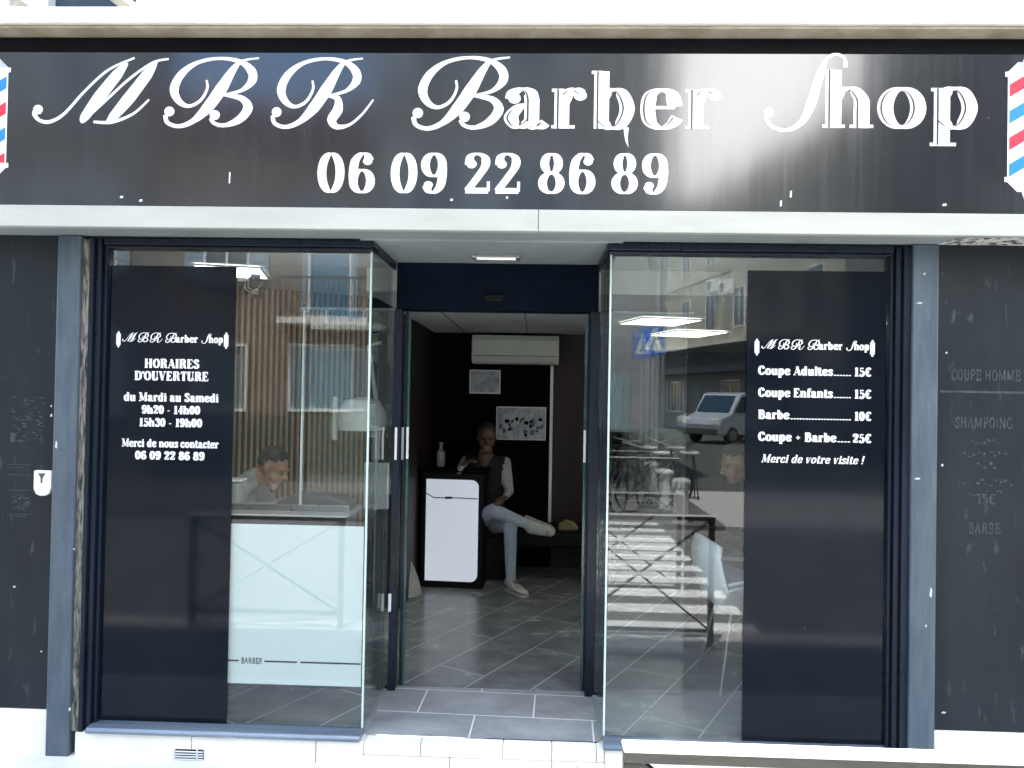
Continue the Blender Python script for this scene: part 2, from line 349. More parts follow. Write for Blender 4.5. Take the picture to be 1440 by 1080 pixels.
def copy_tree(o, parent=None):
    c = o.copy(); COL.objects.link(c)
    if parent: c.parent = parent
    for ch in [x for x in bpy.data.objects if x.parent == o]: copy_tree(ch, c)
    return c

# ------------------------------------------------------------------ lettering
def cr_path(p, closed=False, n=7):
    p = [tuple(q)+((None,) if len(q) == 2 else ()) for q in p]; K = len(p); o = []
    seg = K if closed else K-1
    for i in range(seg):
        g_ = lambda j: p[j % K] if closed else p[max(0, min(K-1, j))]
        a, b, c, d = g_(i-1), g_(i), g_(i+1), g_(i+2)
        for t in range(n):
            t /= n; t2, t3 = t*t, t*t*t
            f = lambda q: .5*(2*b[q]+(c[q]-a[q])*t+(2*a[q]-5*b[q]+4*c[q]-d[q])*t2+(3*b[q]-a[q]-3*c[q]+d[q])*t3)
            w = None if b[2] is None else b[2]+(c[2]-b[2])*t
            o.append((f(0), f(1), w))
    if not closed: o.append(p[-1])
    return o
def ribbon(path, wf, closed=False):
    """list of quads (2-D) following a path; wf(tx,ty,w)->width"""
    K = len(path); L_ = []; R_ = []
    for i in range(K):
        if closed: a, b = path[i-1], path[(i+1) % K]
        else: a, b = path[max(0, i-1)], path[min(K-1, i+1)]
        dx, dy = b[0]-a[0], b[1]-a[1]; l = sqrt(dx*dx+dy*dy) or 1e-9; dx /= l; dy /= l
        w = wf(dx, dy, path[i][2])/2
        L_.append((path[i][0]-dy*w, path[i][1]+dx*w)); R_.append((path[i][0]+dy*w, path[i][1]-dx*w))
    return [(L_[i], L_[(i+1) % K], R_[(i+1) % K], R_[i]) for i in range(K if closed else K-1)]
def ell(cx, cy, rx, ry, n=28): return [(cx+rx*cos(2*pi*k/n), cy+ry*sin(2*pi*k/n), None) for k in range(n)]
# glyphs on a cap height of 1: s straight, c curve, o ellipse, h serif bar (x0,x1,y), b thick bar, d dot (x,y,r)
GL = {
'a': (.64, ['c', (.14,.5),(.17,.62),(.28,.675),(.38,.62),(.41,.48)], ['s', (.41,.52),(.41,.12)], ['c', (.41,.14),(.45,.03),(.53,.03),(.6,.1)], ['c', (.41,.41),(.25,.37),(.13,.2),(.19,.05),(.29,.04),(.41,.16)], ['d', .17,.51,.085]),
'b': (.68, ['s', (.18,.0),(.18,.99)], ['h', .04,.2,.97], ['c', (.18,.52),(.29,.66),(.44,.63),(.53,.35),(.44,.07),(.3,.02),(.18,.14)]),
'c': (.58, ['c', (.46,.5),(.4,.65),(.28,.67),(.15,.55),(.12,.35),(.16,.13),(.29,.02),(.43,.08),(.52,.21)], ['d', .43,.51,.085]),
'd': (.70, ['s', (.49,.03),(.49,.99)], ['h', .35,.5,.97], ['h', .49,.64,.03], ['c', (.49,.54),(.36,.67),(.21,.62),(.13,.35),(.21,.07),(.35,.02),(.49,.15)]),
'e': (.60, ['h', .13,.5,.37], ['c', (.50,.38),(.45,.6),(.31,.67),(.17,.58),(.13,.35),(.17,.12),(.31,.02),(.45,.08),(.53,.2)]),
'f': (.42, ['s', (.2,0),(.2,.78)], ['c', (.2,.76),(.24,.93),(.34,.965),(.42,.9)], ['d', .40,.88,.07], ['h', .05,.38,.66], ['h', .06,.36,.03]),
'h': (.72, ['s', (.18,0),(.18,.99)], ['h', .04,.2,.97], ['h', .04,.33,.03], ['h', .39,.69,.03], ['c', (.18,.48),(.28,.64),(.42,.66),(.53,.5),(.54,.3)], ['s', (.54,.34),(.54,0)]),
'i': (.36, ['s', (.18,0),(.18,.68)], ['h', .04,.2,.66], ['h', .04,.33,.03], ['d', .17,.87,.11]),
'l': (.36, ['s', (.18,0),(.18,.99)], ['h', .04,.2,.97], ['h', .04,.33,.03]),
'm': (1.06, ['s', (.18,0),(.18,.68)], ['h', .04,.2,.66], ['h', .04,.31,.03], ['h', .40,.66,.03], ['h', .75,1.03,.03], ['c', (.18,.48),(.28,.64),(.41,.66),(.51,.5),(.52,.3)], ['s', (.52,.34),(.52,0)], ['c', (.52,.48),(.63,.64),(.76,.66),(.87,.5),(.88,.3)], ['s', (.88,.34),(.88,0)]),
'n': (.72, ['s', (.18,0),(.18,.68)], ['h', .04,.2,.66], ['h', .04,.33,.03], ['h', .39,.69,.03], ['c', (.18,.48),(.28,.64),(.42,.66),(.53,.5),(.54,.3)], ['s', (.54,.34),(.54,0)]),
'o': (.66, ['o', .33,.345,.21,.325]),
'p': (.68, ['s', (.18,-.28),(.18,.68)], ['h', .04,.2,.66], ['h', .03,.36,-.27], ['c', (.18,.54),(.29,.67),(.44,.63),(.53,.35),(.44,.07),(.3,.02),(.18,.14)]),
'r': (.54, ['s', (.18,0),(.18,.68)], ['h', .04,.2,.66], ['h', .04,.36,.03], ['c', (.18,.42),(.26,.6),(.36,.67),(.46,.6)], ['d', .43,.57,.09]),
's': (.52, ['c', (.41,.53),(.36,.65),(.24,.67),(.14,.57),(.18,.44),(.34,.33),(.42,.2),(.36,.05),(.24,.02),(.14,.06),(.09,.18)], ['s', (.42,.49),(.42,.64)], ['s', (.09,.04),(.09,.2)]),
't': (.44, ['s', (.19,.12),(.19,.9)], ['c', (.19,.16),(.23,.03),(.33,.03),(.4,.13)], ['h', .04,.38,.66]),
'u': (.72, ['s', (.18,.68),(.18,.2)], ['h', .04,.2,.66], ['h', .38,.54,.66], ['c', (.18,.24),(.21,.05),(.34,.02),(.46,.1),(.52,.2)], ['s', (.52,.68),(.52,.0)], ['h', .52,.68,.03]),
'v': (.62, ['s', (.13,.67),(.31,.0)], ['s', (.31,0.0,.06),(.49,.67,.06)], ['h', .02,.27,.66], ['h', .37,.6,.66]),
'z': (.5, ['h', .06,.44,.64], ['s', (.42,.64),(.08,.04)], ['h', .06,.46,.03]),
'A': (.80, ['s', (.10,0,.07),(.38,.98,.07)], ['s', (.38,1.0),(.65,0)], ['h', .2,.54,.3], ['h', .01,.22,.03], ['h', .52,.79,.03]),
'B': (.76, ['s', (.2,0),(.2,1)], ['h', .04,.3,.97], ['h', .04,.3,.03], ['c', (.2,.97),(.42,.97),(.54,.75),(.42,.53),(.2,.52)], ['c', (.2,.52),(.48,.52),(.61,.28),(.48,.03),(.2,.03)]),
'C': (.74, ['c', (.6,.7),(.53,.9),(.39,.975),(.2,.82),(.14,.5),(.2,.18),(.39,.02),(.55,.1),(.64,.28)], ['s', (.61,.66,.07),(.61,.97,.07)]),
'D': (.80, ['s', (.2,0),(.2,1)], ['h', .04,.3,.97], ['h', .04,.3,.03], ['c', (.2,.97),(.42,.96),(.61,.8),(.66,.5),(.61,.2),(.42,.04),(.2,.03)]),
'E': (.70, ['s', (.2,0),(.2,1)], ['h', .04,.58,.97], ['h', .2,.45,.5], ['h', .04,.62,.03], ['s', (.58,.74,.07),(.58,.98,.07)], ['s', (.62,.02,.07),(.62,.28,.07)], ['s', (.45,.38,.06),(.45,.62,.06)]),
'H': (.88, ['s', (.2,0),(.2,1)], ['s', (.66,0),(.66,1)], ['h', .2,.66,.5], ['h', .05,.35,.97], ['h', .05,.35,.03], ['h', .51,.81,.97], ['h', .51,.81,.03]),
'I': (.42, ['s', (.2,0),(.2,1)], ['h', .04,.36,.97], ['h', .04,.36,.03]),
'M': (1.04, ['s', (.16,0,.07),(.16,1,.07)], ['s', (.2,1),(.48,.08)], ['s', (.48,.08,.07),(.8,1,.07)], ['s', (.82,0),(.82,1)], ['h', .03,.28,.97], ['h', .03,.28,.03], ['h', .76,.98,.97], ['h', .68,.98,.03]),
'N': (.86, ['s', (.16,0,.07),(.16,1,.07)], ['s', (.2,1),(.66,.0)], ['s', (.68,0,.07),(.68,1,.07)], ['h', .03,.28,.97], ['h', .03,.28,.03], ['h', .56,.8,.97]),
'G': (.78, ['c', (.6,.7),(.53,.9),(.39,.975),(.2,.82),(.14,.5),(.2,.18),(.39,.02),(.55,.08),(.62,.2)], ['s', (.62,.06),(.62,.42)], ['h', .46,.74,.42]),
'P': (.72, ['s', (.2,0),(.2,1)], ['h', .04,.3,.97], ['h', .04,.36,.03], ['c', (.2,.97),(.44,.97),(.6,.73),(.44,.48),(.2,.48)]),
'O': (.80, ['o', .40,.5,.265,.465]),
'R': (.80, ['s', (.2,0),(.2,1)], ['h', .04,.3,.97], ['h', .04,.36,.03], ['c', (.2,.97),(.44,.97),(.57,.75),(.44,.52),(.2,.52)], ['c', (.36,.52),(.53,.42),(.57,.16),(.64,.04),(.74,.08)]),
'S': (.64, ['c', (.5,.74),(.44,.92),(.3,.97),(.17,.86),(.17,.68),(.32,.54),(.48,.38),(.5,.18),(.39,.04),(.25,.03),(.15,.12),(.11,.28)], ['s', (.51,.7,.07),(.51,.97,.07)], ['s', (.11,.03,.07),(.11,.3,.07)]),
'T': (.70, ['s', (.35,0),(.35,1)], ['h', .06,.64,.97], ['s', (.07,.72,.07),(.07,.98,.07)], ['s', (.63,.72,.07),(.63,.98,.07)], ['h', .2,.5,.03]),
'U': (.80, ['s', (.2,1),(.2,.28)], ['c', (.2,.32),(.24,.08),(.4,.02),(.56,.1),(.6,.3,.07)], ['s', (.61,.26,.07),(.61,1,.07)], ['h', .04,.36,.97], ['h', .5,.72,.97]),
'V': (.76, ['s', (.15,1),(.39,0)], ['s', (.39,0,.07),(.61,1,.07)], ['h', .01,.32,.97], ['h', .49,.73,.97]),
'0': (.62, ['o', .31,.5,.185,.465]),
'1': (.52, ['s', (.28,0),(.28,1)], ['s', (.28,.97,.07),(.1,.84,.07)], ['h', .08,.48,.03]),
'2': (.62, ['c', (.14,.7),(.17,.9),(.31,.97),(.46,.88),(.47,.68),(.33,.42),(.11,.07)], ['d', .19,.72,.105], ['b', .07,.54,.075,.14], ['s', (.54,.06,.06),(.54,.3,.06)]),
'3': (.60, ['c', (.14,.76),(.2,.93),(.33,.97),(.45,.84),(.42,.63),(.26,.53)], ['c', (.26,.53),(.46,.46),(.5,.24),(.38,.05),(.22,.03),(.12,.18)], ['d', .18,.76,.09], ['d', .16,.22,.09]),
'4': (.60, ['s', (.40,0),(.40,1)], ['s', (.38,.96,.07),(.06,.3,.07)], ['h', .04,.56,.29], ['h', .24,.54,.03]),
'5': (.60, ['c', (.16,.54),(.3,.62),(.45,.52),(.49,.3),(.39,.06),(.22,.02),(.11,.17)], ['s', (.16,.96,.07),(.16,.53,.07)], ['b', .14,.48,.92,.13], ['d', .16,.2,.09]),
'6': (.62, ['o', .32,.30,.175,.27], ['c', (.47,.8),(.41,.94),(.3,.96),(.18,.8),(.14,.5),(.15,.28)], ['d', .43,.79,.095]),
'8': (.62, ['o', .31,.74,.14,.225], ['o', .31,.265,.18,.235]),
'.': (.17, ['d', .085,.075,.075]), "'": (.2, ['s', (.1,.98),(.1,.72)]), '-': (.42, ['b', .08,.34,.36,.1]), '+': (.62, ['b', .1,.52,.42,.1], ['s', (.31,.2,.1),(.31,.64,.1)]),
'!': (.32, ['s', (.16,1),(.16,.3)], ['d', .16,.09,.09]), '/': (.4, ['s', (.05,0,.09),(.35,1,.09)]),
'€': (.66, ['c', (.58,.78),(.5,.94),(.4,.97),(.26,.84),(.2,.5),(.26,.16),(.4,.03),(.52,.07),(.6,.2)], ['h', .06,.46,.58], ['h', .06,.44,.42]),
' ': (.34,),
}
def rot9(st):
    if st[0] == 'o': return ['o', .62-st[1], 1-st[2], st[3], st[4]]
    if st[0] == 'd': return ['d', .62-st[1], 1-st[2], st[3]]
    return [st[0]]+[(.62-p[0], 1-p[1]) for p in st[1:]]
GL['9'] = (.62,)+tuple(rot9(s) for s in GL['6'][1:])
GL['7'] = (.56, ['b', .08,.5,.93,.13], ['s', (.46,.9),(.22,0)])
def glyph_quads(ch, thick=.20, thin=.06, sans=False):
    """-> list of strokes, each a list of 2-D polygons, plus skeleton paths for inlines"""
    res, paths = [], []
    def wf(dx, dy, w): return w if w is not None else thin+(thick-thin)*abs(dy)**1.5
    if sans: wf = lambda dx, dy, w: thick
    for st in GL[ch][1:]:
        k = st[0]
        if k == 's':
            path = [(p[0], p[1], p[2] if len(p) > 2 else None) for p in st[1:]]; res.append(ribbon(path, wf)); paths.append((path, False, k))
        elif k == 'c': path = cr_path(st[1:]); res.append(ribbon(path, wf)); paths.append((path, False, k))
        elif k == 'o': path = ell(*st[1:]); res.append(ribbon(path, wf, True)); paths.append((path, True, k))
        elif k == 'h':
            if sans and (st[2]-st[1]) < .4: continue
            t = max(thin, .055) if not sans else thick; res.append([((st[1], st[3]-t/2), (st[2], st[3]-t/2), (st[2], st[3]+t/2), (st[1], st[3]+t/2))])
        elif k == 'b': t = st[4]; res.append([((st[1], st[3]-t/2), (st[2], st[3]-t/2), (st[2], st[3]+t/2), (st[1], st[3]+t/2))])
        elif k == 'd' and not (sans and ch != '.' and ch not in 'i!'): res.append([[(st[1]+st[3]*cos(2*pi*q/14), st[2]+st[3]*sin(2*pi*q/14)) for q in range(14)]])
    return res, paths
class Letters:
    """flat vinyl letters on a vertical face at depth y (facing -y); every stroke sits a hair above the last"""
    def __init__(s, y, step=.00006): s.mb = MB(); s.y = y; s.k = 0; s.step = step
    def stroke(s, polys, f, mat=0, lift=0):
        s.k += 1; y = s.y-lift-(s.k % 24)*s.step; s.mb.mat(mat)
        for p in polys: s.mb.poly([(f(*q)[0], y, f(*q)[1]) for q in p])
    def text(s, txt, x, z, h, width=None, align='l', thick=.2, thin=.06, slant=0, track=0, inline=False, sans=False, xs=1.):
        adv = [GL[c][0]+track for c in txt]; tot = sum(adv)
        sx = h*xs if width is None else width/tot
        if align == 'c': x -= sx*tot/2
        if align == 'r': x -= sx*tot
        for c, a in zip(txt, adv):
            f = lambda u, v, x=x: (x+u*sx+slant*v*h, z+v*h)
            qs, ps = glyph_quads(c, thick, thin, sans)
            for q in qs: s.stroke(q, f)
            if inline:
                for path, cl, k in ps:
                    if k == 'c': path = path[int(len(path)*.3):]
                    pp = [(p[0]-.055, p[1], None) for p in path]
                    s.stroke(ribbon(pp, lambda dx, dy, w: .022*max(0, abs(dy)-.25)/.75, cl), f, 1, .0018)
            x += a*sx
        return x
    def build(s, name, mats, parent): return s.mb.build(name, mats, parent, fixn=False)
# script capitals, drawn on a grid with the baseline at y=478 and 265 units of height (y down)
SCR = {
'M': (520, ['c', (158,428,30),(138,440,16),(158,468,12),(200,474,13),(255,440,10),(330,350,8),(420,262,8),(520,212,6)], ['d', 152,424,19], ['c', (492,232,10),(455,280,40),(390,370,46),(335,452,34),(322,478,8)], ['c', (322,478,7),(400,400,8),(500,300,8),(590,232,8),(652,216,6)], ['c', (605,226,10),(570,280,40),(500,380,46),(445,450,34),(420,474,8)], ['c', (368,474,8),(440,474,12),(520,440,8),(580,382,6)]),
'B': (0, ['c', (1005,214,5),(940,226,8),(905,262,26),(860,340,46),(810,415,42),(755,470,20),(700,492,14),(655,478,14),(645,446,16)], ['d', 661,432,20], ['c', (803,304,6),(806,340,8),(780,388,10),(735,410,12),(695,388,24),(678,340,34),(705,280,28),(765,234,14),(850,216,10),(930,228,16),(975,264,32),(980,305,32),(940,345,12),(872,364,7)], ['c', (872,364,7),(940,378,22),(966,416,36),(935,462,30),(880,487,14),(838,480,12),(822,458,14)], ['d', 838,446,20]),
'S': (0, ['c', (742,262,16),(738,228,10),(705,212,8),(668,232,12),(640,300,32),(610,400,38),(575,470,22),(515,503,12),(455,488,12),(432,450,14)], ['d', 445,436,19]),
}
SCR['R'] = (0, SCR['B'][1], SCR['B'][2], SCR['B'][3][:-1]+[(868,366,7)], ['c', (868,366,7),(905,376,22),(908,420,38),(885,462,36),(905,490,20),(955,482,9),(1005,440,7),(1050,380,5)])
SX0 = {'M': 136, 'B': 640, 'R': 640, 'S': 428}; SX1 = {'M': 652, 'B': 1005, 'R': 1050, 'S': 742}
def script_cap(LT, ch, x0, x1, z, h, bold=1.0):
    """capital from x0 to x1, baseline z, height h"""
    sx = (x1-x0)/(SX1[ch]-SX0[ch]); sz = h/265; a0 = SX0[ch]
    f = lambda u, v: (x0+(u-a0)*sx, z+(478-v)*sz)
    for st in SCR[ch][1:]:
        if st[0] == 'd': LT.stroke([[(st[1]+st[3]*cos(2*pi*q/16), st[2]+st[3]*sin(2*pi*q/16)) for q in range(16)]], f)
        else: LT.stroke(ribbon(cr_path(st[1:], n=9), lambda dx, dy, w: w*bold+(2 if bold == 1 else 7)), f)

# ================================================================== THE SETTING
FL = .12                                                          # shop floor level
struct(MB().box(-60, 60, -1.95, 0.3, -.3, 0).build('sidewalk', 'pave'))
struct(MB().poly([(-60, -.9, .004), (60, -.9, .004), (60, .2, .004), (-60, .2, .004)]).build('lit_pavement_strip', 'pale'))  # strip kept pale to paint in blown-out light; also bounces light upwards
struct(MB().box(-60, 60, -2.08, -1.952, -.3, .004).build('kerb', 'kerb', bevel=.01))
struct(MB().poly([(-150, -150, -.03), (150, -150, -.03), (150, -2.0, -.03), (-150, -2.0, -.03)]).build('road', 'asphalt'))
zb = MB()
for i in range(8):
    y0 = -2.12-.505*i; zb.poly([(-.7, y0-.26, -.026), (1.75, y0-.26, -.026), (1.75, y0, -.026), (-.7, y0, -.026)])
struct(zb.build('zebra_crossing', 'paint'))
struct(MB().box(-60, 2.6, -10.5, -6.6, -.3, .04).build('far_sidewalk', 'paved', bevel=.01))
struct(MB().box(2.602, 26, -10.4, -6.6, -.3, .03).build('far_square', 'kerb', bevel=.01))
struct(MB().poly([(2.602, -60, -.02), (40, -60, -.02), (40, -10.402, -.02), (2.602, -10.402, -.02)]).build('side_street', 'cobble'))

# ================================================================== THE SHOP
shop = thing('shop_building', 'white stone building with a dark navy shopfront, two windows and an open sliding door', 'building')
H = 6.2
w = MB()                                                          # upper wall with a window opening at the left
wx0, wx1, wz0, wz1 = -2.5, -1.9, 3.55, 4.75
w.box(-14, wx0, -.15, .25, 3.49, H); w.box(wx1, 14, -.15, .25, 3.49, H); w.box(wx0, wx1, -.15, .25, wz1, H); w.box(wx0, wx1, -.15, .25, 3.49, wz0)
w.box(-14, -2.7, 0, .25, 0, 3.488); w.box(2.6, 14, 0, .25, 0, 3.488)
w.box(-14, 14, .252, 9, 2.75, H); w.box(-14, -2.72, .252, 9, 0, 2.748); w.box(3.2, 14, .252, 9, 0, 2.748); w.box(-2.718, 3.198, 8.6, 9, 0, 2.748)
w.build('stone_wall', 'stone', shop)
uw = MB().box(wx0, wx1, .1, .13, wz0, wz1).build('window', 'wglass', shop)
MB().box(wx0, wx0+.05, .04, .098, wz0, wz1).box(wx1-.05, wx1, .04, .098, wz0, wz1).build('frame', 'wframe', uw)
for a, mt in ((-2.50, 0), (-2.46, 1), (-2.02, 0), (-1.975, 1)):   # the slanting stays of the propped shutter
    MB().bar((a, -.17, 3.60), (a+.15, -.20, 3.49), .03, .035).build('shutter_stay', ['under', 'wframe'][mt], uw)
MB().box(-6, 6, -.28, -.152, 3.412, 3.488).build('cornice', 'ledge', shop, bevel=.008)
MB().box(-6, 6, -.262, -.152, 3.398, 3.410).build('cornice_shade_strip', 'under', shop, bevel=.004)  # brown strip painting the shadow below the ledge
MB().box(-2.9, 2.9, -.172, .0, 2.525, 3.396).build('fascia_box', 'black', shop)  # matt black box behind and above the sign board
# plinths, step
st = MB()
st.box(-2.7, -2.327, 0.0, .24, 0, .214).build('plinth', 'stone', shop, bevel=.006); MB().box(1.87, 2.6, 0.0, .24, 0, .25).build('plinth', 'stone', shop, bevel=.006)
st = MB()
xs_ = [-2.19, -1.62, -1.02, -.79]
for a, b in zip(xs_, xs_[1:]): st.box(a+.002, b-.002, -.012, .3, 0.0, .115)
for a, b in zip([-.79, -.52, -.13, .1, .31, .345], [-.52, -.13, .1, .31, .345, .345][:4]+[.345]):
    if b > a: st.box(a+.0015, b-.0015, -.02, .055, .058, .118)
for a, b in ((-.79, -.38), (-.38, .1), (.1, .345)): st.box(a+.0015, b-.0015, -.034, .055, 0, .0555)
for a, b in ((.345, 1.0), (1.0, 1.75)): st.box(a+.002, b-.002, -.012, .3, 0, .118)
st.build('base_stone', 'stone', shop, bevel=.004)
# side panels, pilasters
MB().box(-2.7, -2.327, .0, .03, .2155, 2.51).build('panel', 'panel', shop, bevel=.003)
MB().box(1.862, 2.6, .0, .03, .2515, 2.51).build('panel', 'panel', shop, bevel=.003)
MB().box(-2.325, -2.212, -.025, .1, 0, 2.507).build('pilaster', 'pil', shop, bevel=.006)
MB().box(1.742, 1.86, -.025, .1, 0, 2.507).build('pilaster', 'pil', shop, bevel=.006)
MB().box(-2.211, -2.176, -.006, .1, .118, 2.49).build('peeling_edge', 'strip', shop)
MB().box(1.722, 1.741, -.006, .1, .12, 2.49).build('peeling_edge', 'navy', shop)
for px, py, w_, h_, y_ in ((72, 571, 3, 3, -.0012), (72, 584, 4, 5, -.0012), (79, 625, 4, 12, -.0262), (58, 916, 3, 3, -.0012), (98, 997, 4, 6, -.0262), (104, 772, 3, 3, -.0262), (1309, 833, 4, 15, -.0262), (1293, 426, 9, 3, -.0262), (1290, 673, 9, 3, -.0262), (1302, 880, 3, 4, -.0262), (1325, 654, 4, 4, -.0012), (1327, 1002, 7, 3, -.0012), (1331, 496, 3, 3, -.0012), (20, 825, 5, 3, -.0012), (1300, 385, 4, 3, -.0262)):
    c = at(px, py, y_); a = w_/592; b = h_/592
    MB().poly([(c.x-a, y_, c.z-b*.6), (c.x+a*.5, y_, c.z-b), (c.x+a, y_, c.z+b*.4), (c.x-a*.2, y_, c.z+b)]).build('paint_chip', 'greypr', shop, fixn=False)
# underside boards of the fascia
MB().box(-2.9, 1.86, -.198, .0, 2.5085, 2.523).build('fascia_underside', 'soffit', shop)
MB().box(1.862, 2.9, -.198, .0, 2.5085, 2.523).build('fascia_underside', 'peel', shop)
# shop windows
def shop_window(x0, x1, xin, side, label_):
    """x0..x1 glass front; side = +1 when the entrance lies on the right end"""
    wn = MB()
    if side > 0:   # frame on the left end
        wn.box(x0-.065, x0-.045, -.012, .1, .12, 2.5).box(x0-.043, x0-.018, .008, .1, .12, 2.5).box(x0-.016, x0, .028, .1, .12, 2.5)
        wn.box(x0+.0, x1+.02, -.004, .1, 2.468, 2.5).box(x0+.0, x1+.01, .016, .1, 2.455, 2.467)
    else:
        wn.box(x1+.045, x1+.062, -.012, .1, .12, 2.5).box(x1+.018, x1+.043, .008, .1, .12, 2.5).box(x1, x1+.016, .028, .1, .12, 2.5)
        wn.box(x0-.02, x1, -.004, .1, 2.468, 2.5).box(x0-.01, x1, .016, .1, 2.455, 2.467)
    xe = x1 if side > 0 else x0
    wn.box(min(xe, xe+.02*side), max(xe, xe+.02*side), .1, .58, 2.455, 2.5)          # head over the return pane
    f = wn.build('shop_window', 'navy', shop, bevel=.003)
    MB().box(x0+.001, x1-.012 if side > 0 else x1-.001, .055, .065, .150, 2.454).build('pane', 'glass', f) if side > 0 else MB().box(x0+.012, x1-.001, .055, .065, .150, 2.454).build('pane', 'glass', f)
    xs = x1 if side > 0 else x0
    MB().box(xs-.010 if side > 0 else xs, xs if side > 0 else xs+.010, .068, .578, .135, 2.454).build('return_pane', 'glass', f)
    MB().box(xs-.008 if side > 0 else xs-.001, xs+.001 if side > 0 else xs+.008, .054, .066, .150, 2.454).build('glass_corner', 'edge', f)
    s_ = MB(); a, b = (x0-.02, x1+.004) if side > 0 else (x0-.004, x1+.02)
    s_.prism([(-.03, .119), (.07, .119), (.07, .149), (.05, .149), (-.018, .142), (-.03, .132)], a, b, 'x')
    s_.build('sill', 'sill', f, bevel=.003)
    MB().box(xs-.012, xs+.012, .072, .578, .119, .134).build('floor_track', 'mgrey', f)
    return f
shop_window(-2.11, -.812, 0, 1, 'left'); shop_window(.345, 1.662, 0, -1, 'right')
# entrance
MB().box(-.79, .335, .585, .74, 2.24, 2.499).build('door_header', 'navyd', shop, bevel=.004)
hd = [o for o in bpy.data.objects if o.name == 'door_header'][0]
MB().box(-.30, -.19, .555, .584, 2.285, 2.325).build('door_sensor', 'bleather', hd, bevel=.008)
MB().box(-1.36, -.792, .645, .675, 2.237, 2.25).build('door_rail', 'mgrey', shop); MB().box(.337, .87, .645, .675, 2.237, 2.25).build('door_rail', 'mgrey', shop)
MB().box(-.80, -.757, .585, .64, FL, 2.239).build('door_post', 'navy', shop, bevel=.003)
MB().box(.292, .345, .585, .64, FL, 2.239).build('door_post', 'navy', shop, bevel=.003)
def leaf(x0, x1, inner, label):
    f = MB().box(x0+.012, x1-.012, .655, .665, FL+.01, 2.235).build('sliding_door', 'glass', shop)
    f['label'] = label
    xi = x1 if inner > 0 else x0; xo = x0 if inner > 0 else x1
    MB().box(min(xi, xi-.011*inner), max(xi, xi-.011*inner), .652, .668, FL+.01, 2.235).build('door_edge', 'edgeg', f)
    s_ = MB().box(min(xi-.03*inner, xi-.014*inner), max(xi-.03*inner, xi-.014*inner), .648, .672, FL+.01, 2.235); s_.build('door_stile', 'navy', f)
    if inner > 0: MB().box(xo, xo+.0105, .65, .67, FL+.01, 2.235).build('door_edge', 'wplast', f)
    MB().box(min(xi-.012*inner, xi+.001*inner), max(xi-.012*inner, xi+.001*inner), .645, .6475, 1.40, 1.58).build('safety_sticker', 'wplast', f)
leaf(-1.335, -.718, 1, 'glass leaf slid open to the left'); leaf(.268, .85, -1, 'glass leaf slid open to the right')
p = shop
MB().box(-.782, -.770, .57, .584, 1.40, 1.58).build('safety_sticker', 'wplast', p); MB().box(-.745, -.733, .575, .584, 1.40, 1.58).build('safety_sticker', 'mgrey', p)
MB().box(-.802, -.785, .565, .584, .56, .66).build('door_handle', 'wplast', p, bevel=.006)
MB().box(-.86, .40, .0, .74, 2.5, 2.52).build('entrance_soffit', 'soffit', p)
# interior shell
MB().poly([(-.80, .056, FL), (.334, .056, FL), (.334, .66, FL), (-.80, .66, FL)]).build('entry_floor', 'entry', p)
fm = MB(); fm.poly([(-2.7, .66, FL), (3.19, .66, FL), (3.19, 8.6, FL), (-2.7, 8.6, FL)]).poly([(-2.7, .1, FL), (-.826, .1, FL), (-.826, .66, FL), (-2.7, .66, FL)]).poly([(.36, .1, FL), (3.19, .1, FL), (3.19, .66, FL), (.36, .66, FL)])
fm.build('shop_floor', 'floor', p)
MB().box(-1.0, 3.09, .76, 6.19, 2.36, 2.4985).build('dropped_ceiling', 'ceil', p); MB().box(-2.7, 3.19, .76, 8.59, 2.5, 2.6).box(-2.7, -.83, .11, .755, 2.5, 2.6).box(.36, 3.19, .11, .755, 2.5, 2.6).build('ceiling', 'ceil', p)
cj = MB()
for k in range(3): cj.box(-.7+.6*k, -.69+.6*k, 1.5, 3.64, 2.356, 2.3598)
cj.build('ceiling_joint', 'dgrey', p)
iw = MB(); iw.box(-1.0, .16, 3.65, 3.75, FL, 2.499).mat(1).box(.162, .62, 3.66, 3.75, FL, 2.499)
iw.mat(0).box(1.022, 3.19, 6.2, 6.3, FL, 2.499).box(-2.7, -2.42, .1, 3.0, FL, 2.499).box(3.1, 3.19, .11, 6.19, FL, 2.499)
iw.box(-1.288, -1.021, 2.16, 2.36, FL, 2.499).mat(1).box(-1.02, -1.002, 2.16, 3.75, FL, 2.499).build('interior_wall', ['iblack', 'rwood'], p)
# slatted oak wall of the left bay
sl = MB(); A, B = Vector((-2.36, 1.42)), Vector((-1.29, 2.136)); d = (B-A).normalized(); nrm = Vector((d.y, -d.x)); n = int((B-A).length/.0405)
def slat(c, d, nr, w_, t):
    a, b = c-d*w_/2, c+d*w_/2; q = [a, b, b-nr*-t, a-nr*-t]
    sl.hexa([(v.x, v.y, FL) for v in q]+[(v.x, v.y, 2.498) for v in q])
sl.mat(1); q = [A-d*.06, B+d*.02, B+d*.02-nrm*.02, A-d*.06-nrm*.02]; sl.hexa([(v.x, v.y, FL) for v in q]+[(v.x, v.y, 2.4985) for v in q]); sl.box(-2.418, -2.40, .11, 1.40, FL, 2.4985)
sl.mat(0)
for i in range(n): slat(A+d*(.0405*(i+.5)), d, nrm, .018, .02)
for i in range(31): slat(Vector((-2.40, .13+.0405*i)), Vector((0, 1)), Vector((1, 0)), .018, .02)
sl.build('slat_wall', ['slat', 'felt'], p)

